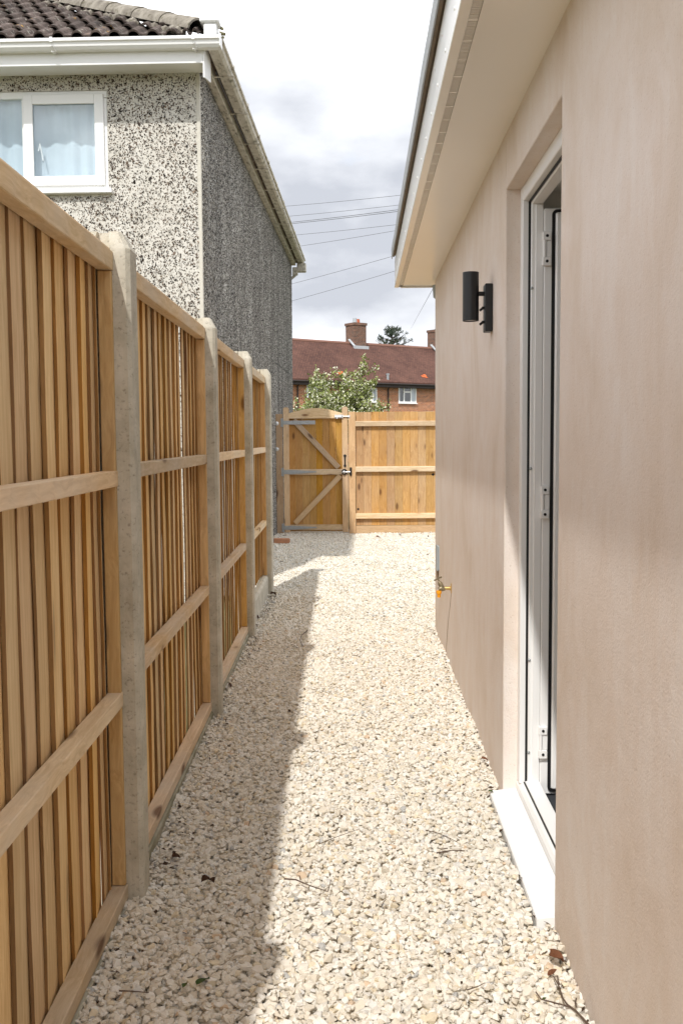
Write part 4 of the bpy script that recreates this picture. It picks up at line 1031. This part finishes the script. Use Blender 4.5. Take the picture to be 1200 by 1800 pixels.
twig([(748, 1460), (770, 1465), (803, 1483)], .0018, 'thin curved twig just beyond the short thick one near the sill')
twig([(560, 1485), (585, 1476), (632, 1458)], .0015, 'thin straight twig in the middle of the sunlit gravel')
twig([(670, 1597), (674, 1590), (678, 1581)], .0018, 'tiny upright twig fragment in the middle foreground gravel')
twig([(540, 1110), (530, 1118), (527, 1126), (533, 1138)], .0030, 'hooked dark twig on the shadow edge far down the path')
twig([(210, 1747), (235, 1744), (262, 1746)], .0018, 'thin dark twig in shade near the nearest gravel board')
twig([(820, 1745), (840, 1736), (852, 1728)], .0016, 'thin twig in the sunlit foreground gravel, right of centre')
def leaf(px, py, s, mat, label, curl=.4, z=.016, rz=None):
    bm = BM(); rows = []
    for i in range(6):
        t_ = i / 5; w = s * .27 * math.sin(math.pi * min(1, t_ * .92 + .06)) ** .8
        rows.append([bm.verts.new((s * (t_ - .5), sg * w, curl * s * ((sg * .7) ** 2 * .6 + .25 * math.sin(3 * t_ + sg)))) for sg in (-1, 0, 1)])
    for a, b in zip(rows, rows[1:]):
        for k in range(2): bm.faces.new((a[k], a[k + 1], b[k + 1], b[k]))
    bmesh.ops.solidify(bm, geom=bm.faces[:], thickness=.0006)
    solo('leaf', bm, mat, label, 'leaf', gp(px, py, z), (rnd(-.35, .35), rnd(-.35, .35), rnd(0, 6.28) if rz is None else rz), True, 'fallen leaves on the gravel')
leaf(365, 1552, .042, DLEAF, 'curled dark brown leaf in the fence shadow', 1.0)
leaf(310, 1506, .034, DLEAF, 'dark crumpled leaf close to the second gravel board')
leaf(357, 1726, .040, GLEAF, 'green leaf in the shaded foreground gravel')
leaf(325, 1732, .026, GLEAF, 'dark green leaf scrap left of the larger green leaf')
leaf(978, 1684, .052, RLEAF, 'russet brown leaf against the foot of the beige wall', .5, .02, -1.0)
leaf(970, 1710, .030, RLEAF, 'small russet leaf scrap among stones by the wall foot')
leaf(956, 1756, .016, GLEAF, 'tiny green leaf by the branched twig')
leaf(448, 1676, .018, GLEAF, 'tiny green leaf on the shadow edge in the foreground')
leaf(668, 1489, .014, GLEAF, 'tiny bright leaf on the sunlit gravel left of the twigs')
leaf(862, 1392, .026, GLEAF, 'small green leaf by the wall before the white sill')
leaf(851, 1335, .036, RLEAF, 'reddish leaf by the wall foot beyond the door')
leaf(752, 944, .050, DLEAF, 'dark leaf at the foot of the far fence near the wall', .8)
leaf(703, 941, .060, DLEAF, 'dark brown leaf at the foot of the far fence, right half', .8)
leaf(664, 945, .055, RLEAF, 'brown leaf at the foot of the far fence, left half', .8)
leaf(628, 934, .070, DLEAF, 'clump of dark leaf beside the latch post', .9)
leaf(500, 942, .060, DLEAF, 'dark leaf in the corner below the gate hinge')
leaf(752, 975, .040, DLEAF, 'dark leaf on the gravel beside the far wall corner')
leaf(404, 1205, .040, DLEAF, 'dark leaf against the third panel gravel board')
leaf(452, 1085, .050, DLEAF, 'dark leaf litter by the farthest gravel board')
leaf(480, 1046, .060, DLEAF, 'dark leaf at the foot of the farthest concrete post', .9)
leaf(495, 988, .050, DLEAF, 'dark leaf scrap on the gravel between post and brick')
# crumbs of leaf and bark that gather along the fence foot and the far boards
bm = BM()
def crumb(x, y):
    s_ = rnd(.004, .013); c = Vector((x, y, rnd(-.002, .012))); n = Vector((rnd(-.5, .5), rnd(-.5, .5), 1)).normalized()
    quad(bm, c, n, s_, rnd(.3, .8))
for k in range(420):
    y = 4.6 + 4.4 * random.random() ** .7; crumb(-.635 + abs(random.gauss(0, .045)), y)
for k in range(90): crumb(-.62 + abs(random.gauss(0, .06)), rnd(2.2, 4.6))
for k in range(160): crumb(rnd(.2, 1.6), 14.62 - abs(random.gauss(0, .09)))
for k in range(60): crumb(rnd(-.9, .2), 14.60 - abs(random.gauss(0, .07)))
for k in range(120):
    y = rnd(1.9, 7.2); crumb(.545 + .0205 * y - abs(random.gauss(0, .035)), y)
for k in range(260): y = rnd(1.9, 14.4); crumb(rnd(-.6, .6), y)
bmesh.ops.solidify(bm, geom=bm.faces[:], thickness=.0012)
struct('leaf_litter', bm, plain('litter_brown', (.10, .06, .035), .85, var=.5, scale=90), 'stuff', 'dark crumbs of leaf and bark scattered on the gravel')
print('objects', len(S.objects))
